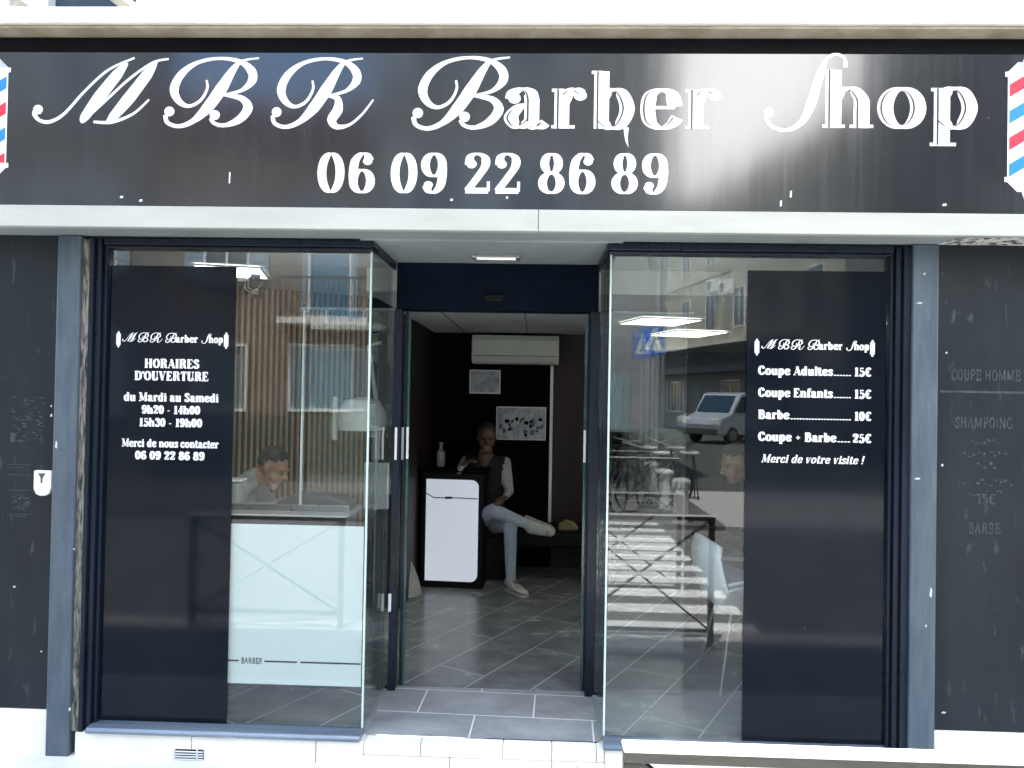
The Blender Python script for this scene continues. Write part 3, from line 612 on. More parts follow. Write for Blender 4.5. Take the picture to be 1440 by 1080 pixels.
# ------------------------------------------------------------------ fascia sign
sign = thing('shop_sign', 'long glossy black sign board with white shop name and phone number above the shopfront', 'sign', (0, -.2, 2.6))
inv = lambda mb, *a, **k: mb.build(*a, **k)
def under(o, par): o.parent = par; o.matrix_parent_inverse = Matrix.Translation(-Vector(par.location)); return o
under(MB().box(-2.9, 2.9, -.2, -.1735, 2.606, 3.316).build('sign_board', 'sign', bevel=.002), sign)
JX = at(757, 310, -.215).x
under(MB().box(-2.9, JX-.001, -.216, -.1735, 2.506, 2.604).build('trim', 'cream', bevel=.004), sign)
under(MB().box(JX+.001, 2.9, -.216, -.1735, 2.506, 2.604).build('trim', 'cream', bevel=.004), sign)
YS = -.2012
def sx(px, py=150): return at(px, py, -.2).x
def sz(py, px=720): return at(px, py, -.2).z
zb0 = sz(178, 300)
LT = Letters(YS); script_cap(LT, 'M', sx(48), sx(236), sz(173, 140), .30); under(LT.build('lettering', ['white', 'inline'], None), sign)
LT = Letters(YS); script_cap(LT, 'B', sx(231), sx(363), sz(173, 295), .30); under(LT.build('lettering', ['white', 'inline'], None), sign)
LT = Letters(YS); script_cap(LT, 'R', sx(382), sx(525), sz(174, 450), .30); under(LT.build('lettering', ['white', 'inline'], None), sign)
LT = Letters(YS); script_cap(LT, 'B', sx(580), sx(716), sz(176, 650), .31)
LT.text('arber', sx(706), sz(181, 800), .262, width=sx(1016)-sx(706), thick=.205, thin=.055, inline=True); under(LT.build('lettering', ['white', 'inline'], None), sign)
LT = Letters(YS); script_cap(LT, 'S', sx(1075), sx(1188), sz(174, 1120), .31)
LT.text('hop', sx(1152), sz(180.5, 1250), .262, width=sx(1380)-sx(1152), thick=.205, thin=.055, inline=True); under(LT.build('lettering', ['white', 'inline'], None), sign)
for t_, a, b in (('06', 444, 530), ('09', 547, 632), ('22', 650, 735), ('86', 754, 840), ('89', 857, 943)):
    LT = Letters(YS); LT.text(t_, sx(a, 245), sz(272.5+(a-700)*.004, a), .186, width=sx(b, 245)-sx(a, 245), thick=.18, thin=.05); under(LT.build('lettering', ['white', 'inline'], None), sign)
def pole(cx, z0, z1, hw, label):
    e = MB(); y = YS; zc0, zc1 = z0+.10, z1-.10
    def P(pts, mt, dy): e.mat(mt).poly([(cx+a*hw, y-dy, b) for a, b in pts])
    P([(-1, zc0), (1, zc0), (1, zc1), (-1, zc1)], 0, .0002)
    # diagonal stripes clipped to the glass
    n_ = 9; 
    for i in range(-3, 8):
        zb_ = zc0+i*.118; h_ = .056; sl_ = hw*1.15
        pts = []
        poly_ = [(-.93, zb_), (.93, zb_+sl_), (.93, zb_+sl_+h_), (-.93, zb_+h_)]
        def clip(pl, zc, keep_above):
            o = []
            for k in range(len(pl)):
                p_, q_ = pl[k], pl[(k+1) % len(pl)]
                ip = (p_[1] >= zc) == keep_above or p_[1] == zc; iq = (q_[1] >= zc) == keep_above or q_[1] == zc
                if ip: o.append(p_)
                if ip != iq and q_[1] != p_[1]:
                    t = (zc-p_[1])/(q_[1]-p_[1]); o.append((p_[0]+(q_[0]-p_[0])*t, zc))
            return o
        poly_ = clip(poly_, zc0, True)
        if len(poly_) > 2: poly_ = clip(poly_, zc1, False)
        if len(poly_) > 2: P(poly_, 1 if i % 2 else 2, .0005)
    for s_, z_ in ((1, zc1), (-1, zc0)):
        P([(-1.12, z_), (1.12, z_), (1.12, z_+s_*.022), (-1.12, z_+s_*.022)], 0, .0006)
        P([(-1.0, z_+s_*.022), (1.0, z_+s_*.022), (.55, z_+s_*.065), (-.55, z_+s_*.065)], 3 if s_ > 0 else 0, .0004)
        P([(-.35, z_+s_*.065), (.35, z_+s_*.065), (.22, z_+s_*.10), (-.22, z_+s_*.10)], 3 if s_ > 0 else 0, .0003)
    o = under(e.build('barber_pole_emblem', ['white', 'red', 'blue', 'greypr'], None, fixn=False), sign); o['label'] = label
pole(at(-18, 160, -.2).x, 2.70, 3.32, .096, 'striped barber pole emblem cut off at the left end'); pole(at(1448, 170, -.2).x, 2.67, 3.315, .096, 'striped barber pole emblem at the right end')
for px, py, w_, h_ in ((323, 250, 2.2, 16), (171, 277, 5, 3), (198, 282, 5, 3), (1112, 273, 3, 9), (1328, 288, 6, 3), (1098, 286, 3, 8), (635, 281, 4, 3), (713, 278, 3, 3)):
    c = at(px, py, -.2); a = w_/313/2; b = h_/313/2; dr = MB(); dr.poly([(c.x-a, YS, c.z-b), (c.x+a*.8, YS, c.z-b), (c.x+a, YS, c.z+b), (c.x-a*.6, YS, c.z+b)]); under(dr.build('paint_drip', 'white', None, fixn=False), sign)
c = at(880, 195, -.2); dr = MB(); dr.poly([(c.x-.012, YS, c.z+.05), (c.x+.012, YS, c.z+.05), (c.x+.008, YS, c.z), (c.x+.012, YS, c.z-.04), (c.x-.002, YS, c.z-.01)])
under(dr.build('paint_drip', 'white', None, fixn=False), sign)

# ------------------------------------------------------------------ dark window signs
def wx(px, py): return at(px, py, .05).x
def wz(px, py): return at(px, py, .05).z
YV = .0508
def mini_logo(LT, xa, xb, z):
    W_ = xb-xa; f = lambda t: xa+W_*t; h = .042
    for ch, a, b in (('M', .0, .15), ('B', .155, .265), ('R', .275, .40), ('B', .43, .545)): script_cap(LT, ch, f(a), f(b), z, h*1.05, .95)
    LT.text('arber', f(.53), z-.001, h*.86, width=W_*.225, thick=.26, thin=.1)
    script_cap(LT, 'S', f(.79), f(.885), z, h, .95)
    LT.text('hop', f(.86), z-.001, h*.86, width=W_*.145, thick=.26, thin=.1)
def mini_pole(LT, x, z):
    LT.stroke([[(-.011, -.028), (.011, -.028), (.011, .028), (-.011, .028)], [(-.007, .028), (.007, .028), (.003, .04), (-.003, .04)], [(-.007, -.028), (.007, -.028), (.003, -.04), (-.003, -.04)]], lambda u, v: (x+u, z+v))
hs = thing('opening_hours_sign', 'dark window sign with opening hours in white serif letters, in the left window', 'sign', (-1.79, .05, .15))
under(MB().box(-2.108, -1.478, .0515, .0535, .1505, 2.375).build('panel', 'vinyl'), hs)
def hl(lines):
    for txt, px, py, w_, h_ in lines:
        LT = Letters(YV); LT.text(txt, wx(px, py), wz(px, py), h_, width=w_/292., align='c', thick=.27, thin=.12)
        under(LT.build('lettering', 'white', None), hs)
LT = Letters(YV); xa, xb = wx(172, 480), wx(313, 482); mini_logo(LT, xa, xb, wz(243, 481)); under(LT.build('lettering', 'white', None), hs)
for a, b in ((166.5, 477), (318, 479)): LT = Letters(YV); mini_pole(LT, wx(a, b), wz(a, b)); under(LT.build('pole_mark', 'white', None), hs)
hl([('HORAIRES', 241.5, 517.5, 80, .043), ("D'OUVERTURE", 241, 535, 108, .043), ('du Mardi au Samedi', 240.5, 564.5, 138, .041), ('9h20 - 14h00', 240, 582, 85, .040), ('15h30 - 19h00', 239.5, 600, 92, .040),
    ('Merci de nous contacter', 239, 629, 141, .038), ('06 09 22 86 89', 238.5, 646.5, 101, .040)])
pl = thing('price_list_sign', 'dark window sign with haircut prices in white serif letters, in the right window', 'sign', (1.33, .05, .15))
under(MB().box(1.001, 1.655, .0515, .0535, .1505, 2.388).build('panel', 'vinyl'), pl)
LT = Letters(YV); xa, xb = wx(1071, 490), wx(1222, 492); mini_logo(LT, xa, xb, wz(1146, 491)); under(LT.build('lettering', 'white', None), pl)
for a, b in ((1064.5, 488), (1227, 490)): LT = Letters(YV); mini_pole(LT, wx(a, b), wz(a, b)); under(LT.build('pole_mark', 'white', None), pl)
for txt, dots, price, y_, x1_, x2_, x3_ in (('Coupe Adultes', 6, '15€', 526.5, 1171, 1197, 1201), ('Coupe Enfants', 6, '15€', 557.5, 1171, 1197, 1201), ('Barbe', 20, '10€', 588.5, 1110, 1197, 1201), ('Coupe + Barbe', 4, '25€', 619.5, 1176, 1196, 1199)):
    LT = Letters(YV); x0_ = wx(1066, y_); z_ = wz(1066, y_)-.0
    LT.text(txt, x0_, z_, .041, width=wx(x1_, y_)-x0_, thick=.27, thin=.12)
    LT.text('.'*dots, wx(x1_+1, y_), z_-.001, .036, width=wx(x2_, y_)-wx(x1_+1, y_)); under(LT.build('lettering', 'white', None), pl); LT = Letters(YV); LT.text(price, wx(x3_, y_), z_-.001, .041, width=wx(1225, y_)-wx(x3_, y_), thick=.26, thin=.11)
    under(LT.build('lettering', 'white', None), pl)
LT = Letters(YV); LT.text('Merci de votre visite !', wx(1070, 650), wz(1070, 650), .038, width=wx(1214, 650)-wx(1070, 650), thick=.2, thin=.08, slant=.25); under(LT.build('lettering', 'white', None), pl)
# frosted film
ff = thing('frosted_film', 'white frosted film with a thin black line on the lower left window', 'window film', (-1.15, .07, .34))
under(MB().box(-1.488, -.828, .0665, .068, .342, 1.118).build('film', 'film'), ff)
zl = at(420, 932, .06).z
def fline(a, b): under(MB().box(at(a, 932, .06).x, at(b, 932, .06).x, .0655, .0662, zl-.004, zl+.004).build('printed_line', 'inline', None), ff)
fline(320, 335); fline(371, 417); fline(422, 507)
LT = Letters(.0662); LT.text('BARBER', at(338, 935, .06).x, zl-.013, .028, width=(369-338)/290., thick=.16, sans=True); under(LT.build('lettering', 'inline', None), ff)

# ------------------------------------------------------------------ things fixed on the facade
db = thing('doorbell', 'small white rounded intercom box on the dark panel left of the shopfront', 'doorbell', (-2.372, 0, 1.31))
bo = MB(); prof = [(-.042, .058), (.042, .058), (.042, -.03), (.03, -.056), (.012, -.064), (-.012, -.064), (-.03, -.056), (-.042, -.03)]
bo.prism(prof, -.028, -.0015, 'y').build('casing', 'wplast', db, bevel=.006)
MB().prism([(-.018, .045), (.018, .045), (.004, .022), (.004, -.002), (-.004, -.002), (-.004, .022)], -.0305, -.0285, 'y').build('button_mark', 'dgrey', db)
vt = thing('wall_vent', 'black slatted air vent low in the white stone base under the left window', 'vent', (-1.628, -.012, 0))
MB().box(-.07, .07, -.006, -.001, .005, .052).build('backing', 'iblack', vt)
v_ = MB()
for k in range(4): v_.bar((-.07, -.011, .010+.012*k), (.07, -.011, .010+.012*k), .006, .004)
v_.box(-.072, -.066, -.014, -.0062, .005, .054).box(.038, .044, -.014, -.0062, .005, .054).build('grille', 'wframe', vt)
fp = thing('faded_price_list', 'remains of grey sans lettering of an old price list on the dark right panel', 'sign', (2.08, 0, 1.5))
def gx(px, py): return at(px, py, 0).x
for txt, px, py, w_, h_ in (('COUPE HOMME', 1386, 535, 94, .05), ('SHAMPOING', 1383, 602, 78, .05), ('15€', 1386, 709, 25, .048), ('BARBE', 1384, 750, 44, .048)):
    LT = Letters(-.0008); LT.text(txt, gx(px, py), at(px, py, 0).z, h_, width=w_/295., align='c', thick=.15, sans=True); under(LT.build('lettering', 'ghost', None), fp)
LT = Letters(-.0008); a, b = gx(1322, 551), gx(1442, 551); z_ = at(1380, 551, 0).z; LT.stroke([[(a, z_-.006), (b, z_-.006), (b, z_+.004), (a, z_+.004)]], lambda u, v: (u, v))
for px, py, w_ in ((1386, 622, 40), (1386, 640, 62), (1388, 656, 30), (1385, 680, 78), (1386, 694, 50)):
    x = gx(px-w_/2, py)
    while x < gx(px+w_/2, py):
        ww = random.uniform(.008, .02); hh = random.uniform(.004, .014); zz = at(px, py, 0).z+random.uniform(-.012, .012); LT.stroke([[(x, zz), (x+ww, zz+.002), (x+ww*.8, zz+hh), (x, zz+hh)]], lambda u, v: (u, v)); x += random.uniform(.014, .032)
under(LT.build('residue', 'ghost', None), fp)['kind'] = 'stuff'
gr = thing('sticker_residue', 'scraped grey outlines of removed stickers on the dark left panel', 'sticker residue', (-2.5, 0, 1.4))
LT = Letters(-.0008)
for k in range(70):
    x = -2.56+random.random()*.16; z_ = 1.50+random.random()*.22; a = random.uniform(.006, .022); b = random.uniform(.002, .006); LT.stroke([[(x, z_), (x+a, z_+random.uniform(-.006, .006)), (x+a*.9, z_+b), (x, z_+b)]], lambda u, v: (u, v))
for z_, wd in ((1.39, .11), (1.375, .10), (1.34, .13), (1.265, .13), (1.15, .13), (1.14, .1)): LT.stroke([[(-2.56, z_), (-2.56+wd, z_), (-2.56+wd, z_+.003), (-2.56, z_+.003)]], lambda u, v: (u, v))
for k in range(40):
    a = random.uniform(0, 6.28); rr = random.uniform(.02, .05); x = -2.50+rr*cos(a); z_ = 1.205+rr*.8*sin(a); LT.stroke([[(x, z_), (x+.014, z_+.003), (x+.012, z_+.007), (x, z_+.005)]], lambda u, v: (u, v))
LT.stroke([[(-2.55, 1.50), (-2.525, 1.50), (-2.525, 1.545), (-2.55, 1.545)]], lambda u, v: (u, v))
under(LT.build('residue', 'ghost', None), gr)['kind'] = 'stuff'
cl = thing('ceiling_light', 'small rectangular light set in the grey soffit above the entrance', 'ceiling light', (-.225, .36, 2.4995))
MB().box(-.125, -.105, -.045, .045, -.016, -.001).box(.105, .125, -.045, .045, -.016, -.001).box(-.105, .105, .03, .045, -.016, -.001).box(-.105, .105, -.045, -.03, -.016, -.001).build('frame', 'metal', cl, bevel=.002)
MB().box(-.1, .1, -.028, .028, -.010, -.002).build('diffuser', 'lampdim', cl)

# ------------------------------------------------------------------ inside the shop
for i, (x, y, w_, d_, lab) in enumerate(((.93, 2.20, .46, .50, 'bright flat ceiling panel light nearer the right window'), (1.36, 3.25, .48, .60, 'bright flat ceiling panel light deeper inside behind the right window'), (-1.86, .92, .36, .42, 'bright flat ceiling panel light above the bent man in the left window'))):
    t_ = thing('ceiling_panel_light', lab, 'ceiling light', (x, y, 2.494 if x < 0 else 2.354), radians(14), 'ceiling panel lights')
    MB().box(-w_/2, w_/2, -d_/2, d_/2, -.008, -.002).build('diffuser', 'led', t_)
    MB().box(-w_/2-.015, -w_/2-.001, -d_/2, d_/2, -.01, -.001).box(w_/2+.001, w_/2+.015, -d_/2, d_/2, -.01, -.001).box(-w_/2-.015, w_/2+.015, -d_/2-.015, -d_/2-.0005, -.01, -.001).box(-w_/2-.015, w_/2+.015, d_/2+.0005, d_/2+.015, -.01, -.001).build('frame', 'wframe', t_)
ac = thing('air_conditioner', 'cream wall air conditioner high on the black back wall', 'air conditioner', (-.207, 3.649, 2.06))
MB().prism([(-.0, .28), (-.17, .27), (-.20, .22), (-.205, .07), (-.17, .0), (0, 0)], -.41, .41, 'x').build('casing', 'acw', ac, bevel=.01)
MB().box(-.39, .39, -.2075, -.204, .072, .078).build('seam', 'dgrey', ac); MB().box(-.37, .37, -.185, -.178, .012, .016).build('louvre', 'mgrey', ac)
MB().box(.13, .158, 3.61, 3.648, .53, 2.055).build('cable_trunking', 'wplast'); tag(bpy.data.objects['cable_trunking'], 'thin white cable trunking running down the back wall from the air conditioner', 'cable trunking')
def picture(c, w_, h_, mt, label):
    t_ = thing('picture', label, 'picture', c); MB().box(-w_/2, w_/2, -.012, -.001, -h_/2, h_/2).build('frame', 'wframe', t_, bevel=.002)
    MB().box(-w_/2+.012, w_/2-.012, -.0155, -.0125, -h_/2+.012, h_/2-.012).build('print', mt, t_)
def blobs(par, n_, w_, h_, z0):
    rnd = random.Random(5)
    for k in range(n_):
        cx, cz = rnd.uniform(-w_, w_), z0+rnd.uniform(-h_, h_)*.8; q = [(cx+rnd.uniform(.008, .03)*cos(2*pi*i/9), cz+rnd.uniform(.008, .032)*sin(2*pi*i/9)) for i in range(9)]
        o = MB().poly([(a, -.0158-.00005*k, b) for a, b in q]).build('print_mark', 'dgrey' if k % 3 else 'iblack', par, fixn=False)
picture((-.50, 3.649, 1.89), .30, .23, 'poster2', 'small pale grey picture on the black wall under the air conditioner')
picture((-.145, 3.649, 1.495), .48, .32, 'poster', 'wide black and white picture on the black wall beside the white cable trunking'); blobs([o for o in bpy.data.objects if o.name.startswith('picture') and abs(o.location.x+.145) < .01][0], 26, .2, .10, -.035)
dk = thing('reception_desk', 'black reception desk with a glossy white front panel with rounded corners', 'desk', (-.70, 2.8, FL), radians(-4))
MB().box(-.27, .27, .0, .55, 0, .98).build('cabinet', 'bleather', dk, bevel=.01)
MB().box(-.30, .30, -.02, .58, .9805, 1.01).build('desk_top', 'iblack', dk, bevel=.006)
rc = [(-.225, .06)]
for cx, cz, a0 in ((.165, .12, -90), (.165, .86, 0)):
    for k in range(7): a = radians(a0+15*k); rc.append((cx+.06*cos(a), cz+.06*sin(a)))
rc.append((-.225, .92))
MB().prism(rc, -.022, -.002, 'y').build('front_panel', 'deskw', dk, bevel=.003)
ln = MB(); pts = [(-.222, .80), (-.16, .765), (-.06, .765), (.0, .768), (.222, .765)]
for a, b in zip(pts, pts[1:]): ln.bar((a[0], -.0235, a[1]), (b[0], -.0235, b[1]), .003, .008 if a[0] != -.06 else .02)
ln.build('printed_line', 'inline', dk)
MB().lathe([(.035, 0), (.038, .02), (.038, .13), (.014, .15), (.012, .19), (.02, .195), (.02, .21)], (-.83, 2.98, FL+1.0115), 16).build('dispenser_bottle', 'mgrey', None, smooth=True); tag(bpy.data.objects['dispenser_bottle'], 'small grey pump bottle standing on the black reception desk', 'bottle')
bn = thing('bench', 'low black bench along the back wall right of the seated man', 'bench', (.0, 3.3, FL))
MB().box(-.55, .75, -.25, .33, .30, .44).build('seat', 'bleather', bn, bevel=.03)
for x in (-.5, .7):
    for y in (-.2, .28): MB().box(x-.02, x+.02, y-.02, y+.02, 0, .298).build('leg', 'iron', bn)
yb = MB(); yb.prism([(-.09, 0), (.08, 0), (.1, .03), (.05, .075), (-.02, .09), (-.085, .05)], -.05, .05, 'y'); o = yb.build('pouch', 'yellow', None, bevel=.015, loc=(.30, 3.2, FL+.441)); tag(o, 'small yellow pouch lying on the black bench', 'pouch')
bg_ = MB(); bg_.lathe([(.11, 0), (.115, .01), (.085, .12), (.045, .22), (.02, .27), (.008, .285)], (0, 0, 0), 14); o = bg_.build('towel', 'twhite', None, smooth=True, loc=at(575, 805, 2.55)); o.location.z = FL+.001+.0; tag(o, 'white cone-shaped cloth bundle on the floor beside the open left door leaf', 'cloth')
# white shell armchair behind the right window
ch = thing('armchair', 'white plastic shell armchair behind the right window', 'chair', (1.22, .86, FL), radians(8))
def shell():
    m_ = MB(); prof = [(-.26, .86), (-.275, .76), (-.25, .62), (-.21, .50), (-.13, .435), (.0, .42), (.14, .43), (.24, .45), (.27, .44)]
    path = cr_path([(a, b, .0) for a, b in prof], n=4); rows = []
    for i, (a, b, _) in enumerate(path):
        t_ = i/(len(path)-1); hw = .20+.06*sin(pi*min(1, t_*1.2)); row = []
        for k in range(11):
            s_ = (k-5)/5; lift = .20*max(0, abs(s_)-.5)/.5*max(0, sin(pi*min(1, max(0, (t_-.28)/.62)))); back = -.03*(s_*s_) if t_ < .4 else 0
            row.append((a-back*1.5, s_*hw*1.05, b+lift-(.03*(s_**2) if t_ < .1 else 0)))
        rows.append(row)
    base = 0
    for r_ in rows: m_.v += r_
    for i in range(len(rows)-1):
        for k in range(10): m_.f.append((i*11+k, i*11+k+1, (i+1)*11+k+1, (i+1)*11+k)); m_.m.append(0)
    return m_
o = shell().build('seat_shell', 'wplast', ch, smooth=True); so_ = o.modifiers.new('thick', 'SOLIDIFY'); so_.thickness = .012
for sx_ in (-1, 1):
    for sy_ in (-1, 1): MB().tube([(sx_*.12, sy_*.12, .43), (sx_*.2, sy_*.18, 0)], [.010, .007], 8).build('leg', 'metal', ch)
    MB().tube([(-.22, sx_*.24, .62), (-.05, sx_*.27, .66), (.14, sx_*.27, .655), (.2, sx_*.25, .6), (.2, sx_*.22, .46)], .011, 8).build('armrest', 'wplast', ch, smooth=True)
# counter behind the frosted film
ct = thing('work_counter', 'grey work counter behind the frosted film in the left window', 'counter', (-1.45, .72, FL))
MB().box(-.60, .42, -.16, .16, .955, .985).build('counter_top', 'mgrey', ct, bevel=.004)
MB().box(-.58, .40, -.13, .14, 0, .954).build('cabinet', 'dgrey', ct, bevel=.004)
MB().box(-.60, .42, -.158, -.146, .9855, 1.02).build('edge_rail', 'metal', ct, bevel=.002)
hr = MB(); hr.prism([(-.22, 0), (.22, 0), (.215, .03), (.13, .065), (.0, .085), (-.12, .075), (-.2, .04)], -.09, .09, 'y'); o = hr.build('salon_headrest', 'dgrey', None, bevel=.02, loc=(-1.27, .76, FL+.9855), smooth=True); tag(o, 'dark grey padded headrest lying on the counter in the left window', 'cushion')
wc = thing('bollard_reflection_box', 'pale capped box standing in for the reflection of a bollard in the left window', 'box', (-1.72, .62, FL+.9855))  # solid box added in place of a bollard mirrored in the glass
MB().box(-.05, .075, -.045, .045, 0, .15).build('casing', 'mgrey', wc, bevel=.02); MB().box(-.055, .08, -.05, .05, .1505, .168).build('lid', 'wplast', wc, bevel=.008)
# hood dryer
hd_ = thing('hood_dryer', 'white hood dryer on a bent arm behind the left window', 'hair dryer', (-1.08, 1.2, FL))
MB().tube([(.06, .0, .9), (.06, .0, 1.2), (.05, 0, 1.62), (-.0, -.0, 1.95), (.08, 0, 1.97)], .014, 8).build('arm', 'wplast', hd_, smooth=True)
MB().lathe([(.02, .12), (.11, .10), (.15, .03), (.155, -.04), (.15, -.09), (.13, -.09)], (-.03, -.02, 1.50), 20).build('hood', 'wplast', hd_, smooth=True)
MB().box(-.22, -.19, -.03, .01, 1.34, 1.62).build('visor', 'wplast', hd_, bevel=.008)
MB().box(-.02, .14, .02, .05, .9, 1.2).build('base', 'wplast', hd_, bevel=.01)
pn = thing('pendant_lamp', 'small black wire pendant lamp under the ceiling behind the left window', 'lamp', at(360, 352, 1.0))
pn.location.z = 2.499; w_ = MB(); w_.tube([(0, 0, 0), (0, 0, -.03)], .03, 12)
for cx, cz, r_ in ((.0, -.075, .045), (-.015, -.08, .05), (.012, -.125, .035)):
    w_.tube([(cx+r_*cos(2*pi*k/18), .01*sin(k), cz+r_*sin(2*pi*k/18)) for k in range(18)], .006, 6, closed=True)
w_.lathe([(.005, .03), (.03, .02), (.036, -.01), (.02, -.03)], (.012, 0, -.13), 14); w_.build('cage', 'iron', pn, smooth=True)

# ------------------------------------------------------------------ people
def capsule(bm_, a, b, ra, rb, n=14):
    a, b = Vector(a), Vector(b); d = b-a; L_ = d.length
    if L_ < 1e-5: d = Vector((0, 0, 1)); L_ = 1e-5
    d = d.normalized(); q = d.to_track_quat('Z', 'Y'); rows = []
    for k in range(1, 5): t = pi/2*k/4; rows.append((ra*sin(t), -ra*cos(t)))
    for k in range(0, 4): t = pi/2*k/4; rows.append((rb*cos(t), L_+rb*sin(t)))
    vs = [[bm_.verts.new(a+q @ Vector((r*cos(2*pi*i/n), r*sin(2*pi*i/n), h))) for i in range(n)] for r, h in rows]
    p0 = bm_.verts.new(a-d*ra); p1 = bm_.verts.new(b+d*rb)
    for j in range(len(vs)-1):
        for i in range(n): bm_.faces.new((vs[j][i], vs[j][(i+1) % n], vs[j+1][(i+1) % n], vs[j+1][i]))
    for i in range(n): bm_.faces.new((p0, vs[0][(i+1) % n], vs[0][i])); bm_.faces.new((p1, vs[-1][i], vs[-1][(i+1) % n]))
def ellipsoid(bm_, c, rad, q, n=20):
    M_ = Matrix.Translation(c) @ q.to_matrix().to_4x4() @ Matrix.Diagonal((*rad, 1))
    bmesh.ops.create_uvsphere(bm_, u_segments=n, v_segments=n//2+2, radius=1, matrix=M_)
def segd(p, a, b, ra, rb):
    d = b-a; t = max(0, min(1, (p-a).dot(d)/max(d.length_squared, 1e-9))); return (p-(a+d*t)).length-(ra+(rb-ra)*t)
def person(label, J, mats, cloth, face, bald=False, voxel=.011, hair='hair'):
    """J: joints; face: (look direction, up direction); cloth: bone -> material index"""
    root = thing('person', label, 'person', J['base'])
    V = {k: Vector(v) for k, v in J.items()}
    bones = []
    def bn_(k, a, b, ra, rb): bones.append((k, V[a] if isinstance(a, str) else Vector(a), V[b] if isinstance(b, str) else Vector(b), ra, rb))
    sh_ax = (V['sh_r']-V['sh_l']).normalized(); hp_ax = (V['hip_r']-V['hip_l']).normalized()
    ch_ = (V['sh_l']+V['sh_r'])/2; pv = (V['hip_l']+V['hip_r'])/2; mid = (ch_+pv)/2
    for s_ in (-1, 1):
        bn_('torso', pv+hp_ax*.075*s_, mid+sh_ax*.065*s_, .115, .105); bn_('torso', mid+sh_ax*.065*s_, ch_+sh_ax*.09*s_+(pv-ch_).normalized()*.06, .11, .10)
    bn_('torso', ch_-sh_ax*.15, ch_+sh_ax*.15, .062, .062); bn_('collar', ch_, ch_+(V['neck']-ch_)*.95, .070, .062); bn_('neck', ch_, 'neck', .055, .052)
    for s_ in 'lr':
        bn_('uarm', 'sh_'+s_, 'el_'+s_, .056, .043); bn_('farm', 'el_'+s_, 'wr_'+s_, .042, .028)
        bn_('thigh', 'hip_'+s_, 'kn_'+s_, .088, .062); bn_('shin', 'kn_'+s_, 'an_'+s_, .060, .042)
        an, toe = V['an_'+s_], V['toe_'+s_]; bn_('foot', an, an+(toe-an)*.35+Vector((0, 0, -.02)), .045, .045); bn_('foot', an+(toe-an)*.2+Vector((0, 0, -.025)), toe, .044, .036)
        # hand: palm, four fingers, thumb
        wr = V['wr_'+s_]; hdv = (V['ha_'+s_]-wr).normalized(); sd_ = hdv.cross(Vector((0, 0, 1)) if abs(hdv.z) < .8 else Vector((0, 1, 0))).normalized(); nn = sd_.cross(hdv)
        for k in (-1, 0, 1): bones.append(('hand', wr+sd_*.012*k, wr+hdv*.085+sd_*.022*k, .017, .015))
        for k, ln_ in enumerate((.062, .075, .07, .055)):
            o_ = wr+hdv*.09+sd_*(.0315-.021*k); k1 = o_+hdv*ln_*.55-nn*.012; bones.append(('hand', o_, k1, .0095, .009)); bones.append(('hand', k1, k1+hdv*ln_*.38-nn*.03, .009, .0075))
        o_ = wr+hdv*.03+sd_*.03; bones.append(('hand', o_, o_+hdv*.035+sd_*.025-nn*.01, .012, .010)); bones.append(('hand', o_+hdv*.035+sd_*.025-nn*.01, o_+hdv*.065+sd_*.03-nn*.018, .010, .008))
    # head frame
    f_, u_ = Vector(face[0]).normalized(), Vector(face[1]); u_ = (u_-f_*u_.dot(f_)).normalized(); r_ = f_.cross(u_)
    q = Matrix((r_, f_, u_)).transposed().to_quaternion(); hc = V['head']
    P = lambda x, y, z: hc+r_*x+f_*y+u_*z
    bn_('neck', 'neck', P(0, -.025, -.06), .055, .052)
    bm_ = bmesh.new()
    for k, a, b, ra, rb in bones: capsule(bm_, a, b, ra, rb)
    ellipsoid(bm_, P(0, -.012, .035), (.074, .096, .088), q); ellipsoid(bm_, P(0, .02, -.035), (.060, .070, .075), q)
    capsule(bm_, P(-.018, .066, -.092), P(.018, .066, -.092), .026, .026)                       # chin
    capsule(bm_, P(0, .088, .022), P(0, .116, -.022), .010, .014); capsule(bm_, P(-.012, .094, -.028), P(.012, .094, -.028), .011, .011)  # nose
    capsule(bm_, P(-.04, .080, .030), P(.04, .080, .030), .012, .012)                           # brow
    capsule(bm_, P(-.018, .084, -.058), P(.018, .084, -.058), .009, .009)                       # mouth
    for s_ in (-1, 1):
        capsule(bm_, P(.072*s_, -.008, .015), P(.078*s_, -.012, -.025), .016, .010); capsule(bm_, P(.05*s_, .05, -.03), P(.045*s_, .06, -.04), .022, .02)
    me = bpy.data.meshes.new('body_src'); bm_.to_mesh(me); bm_.free()
    tmp = bpy.data.objects.new('body_src', me); COL.objects.link(tmp)
    r = tmp.modifiers.new('r', 'REMESH'); r.mode = 'VOXEL'; r.voxel_size = voxel
    s_ = tmp.modifiers.new('s', 'SMOOTH'); s_.factor = .5; s_.iterations = 4
    dg = bpy.context.evaluated_depsgraph_get(); dg.update(); res = bpy.data.meshes.new_from_object(tmp.evaluated_get(dg)); bpy.data.objects.remove(tmp); bpy.data.meshes.remove(me)
    res.name = 'body'
    for mt in mats: res.materials.append(MT[mt])
    NM = len(mats); res.materials.append(MT['eye']); res.materials.append(MT['lip'])
    for pl_ in res.polygons:
        c = pl_.center; best = ('head', (c-hc).length-.105)
        for k, a, b, ra, rb in bones:
            dd = segd(c, a, b, ra, rb)
            if dd < best[1]: best = (k, dd)
        mi = cloth.get(best[0], 0); pl_.use_smooth = True
        if best[0] == 'torso' and 'front' in cloth:
            lat = abs((c-ch_).dot(sh_ax))
            if lat < .13: mi = cloth['front']
        if best[0] == 'head':
            for sgn in (-1, 1):
                if (c-P(.032*sgn, .084, .008)).length < .0125: mi = NM
            l = c-P(0, .09, -.058)
            if abs(l.dot(u_)) < .008 and abs(l.dot(r_)) < .026 and l.length < .03: mi = NM+1
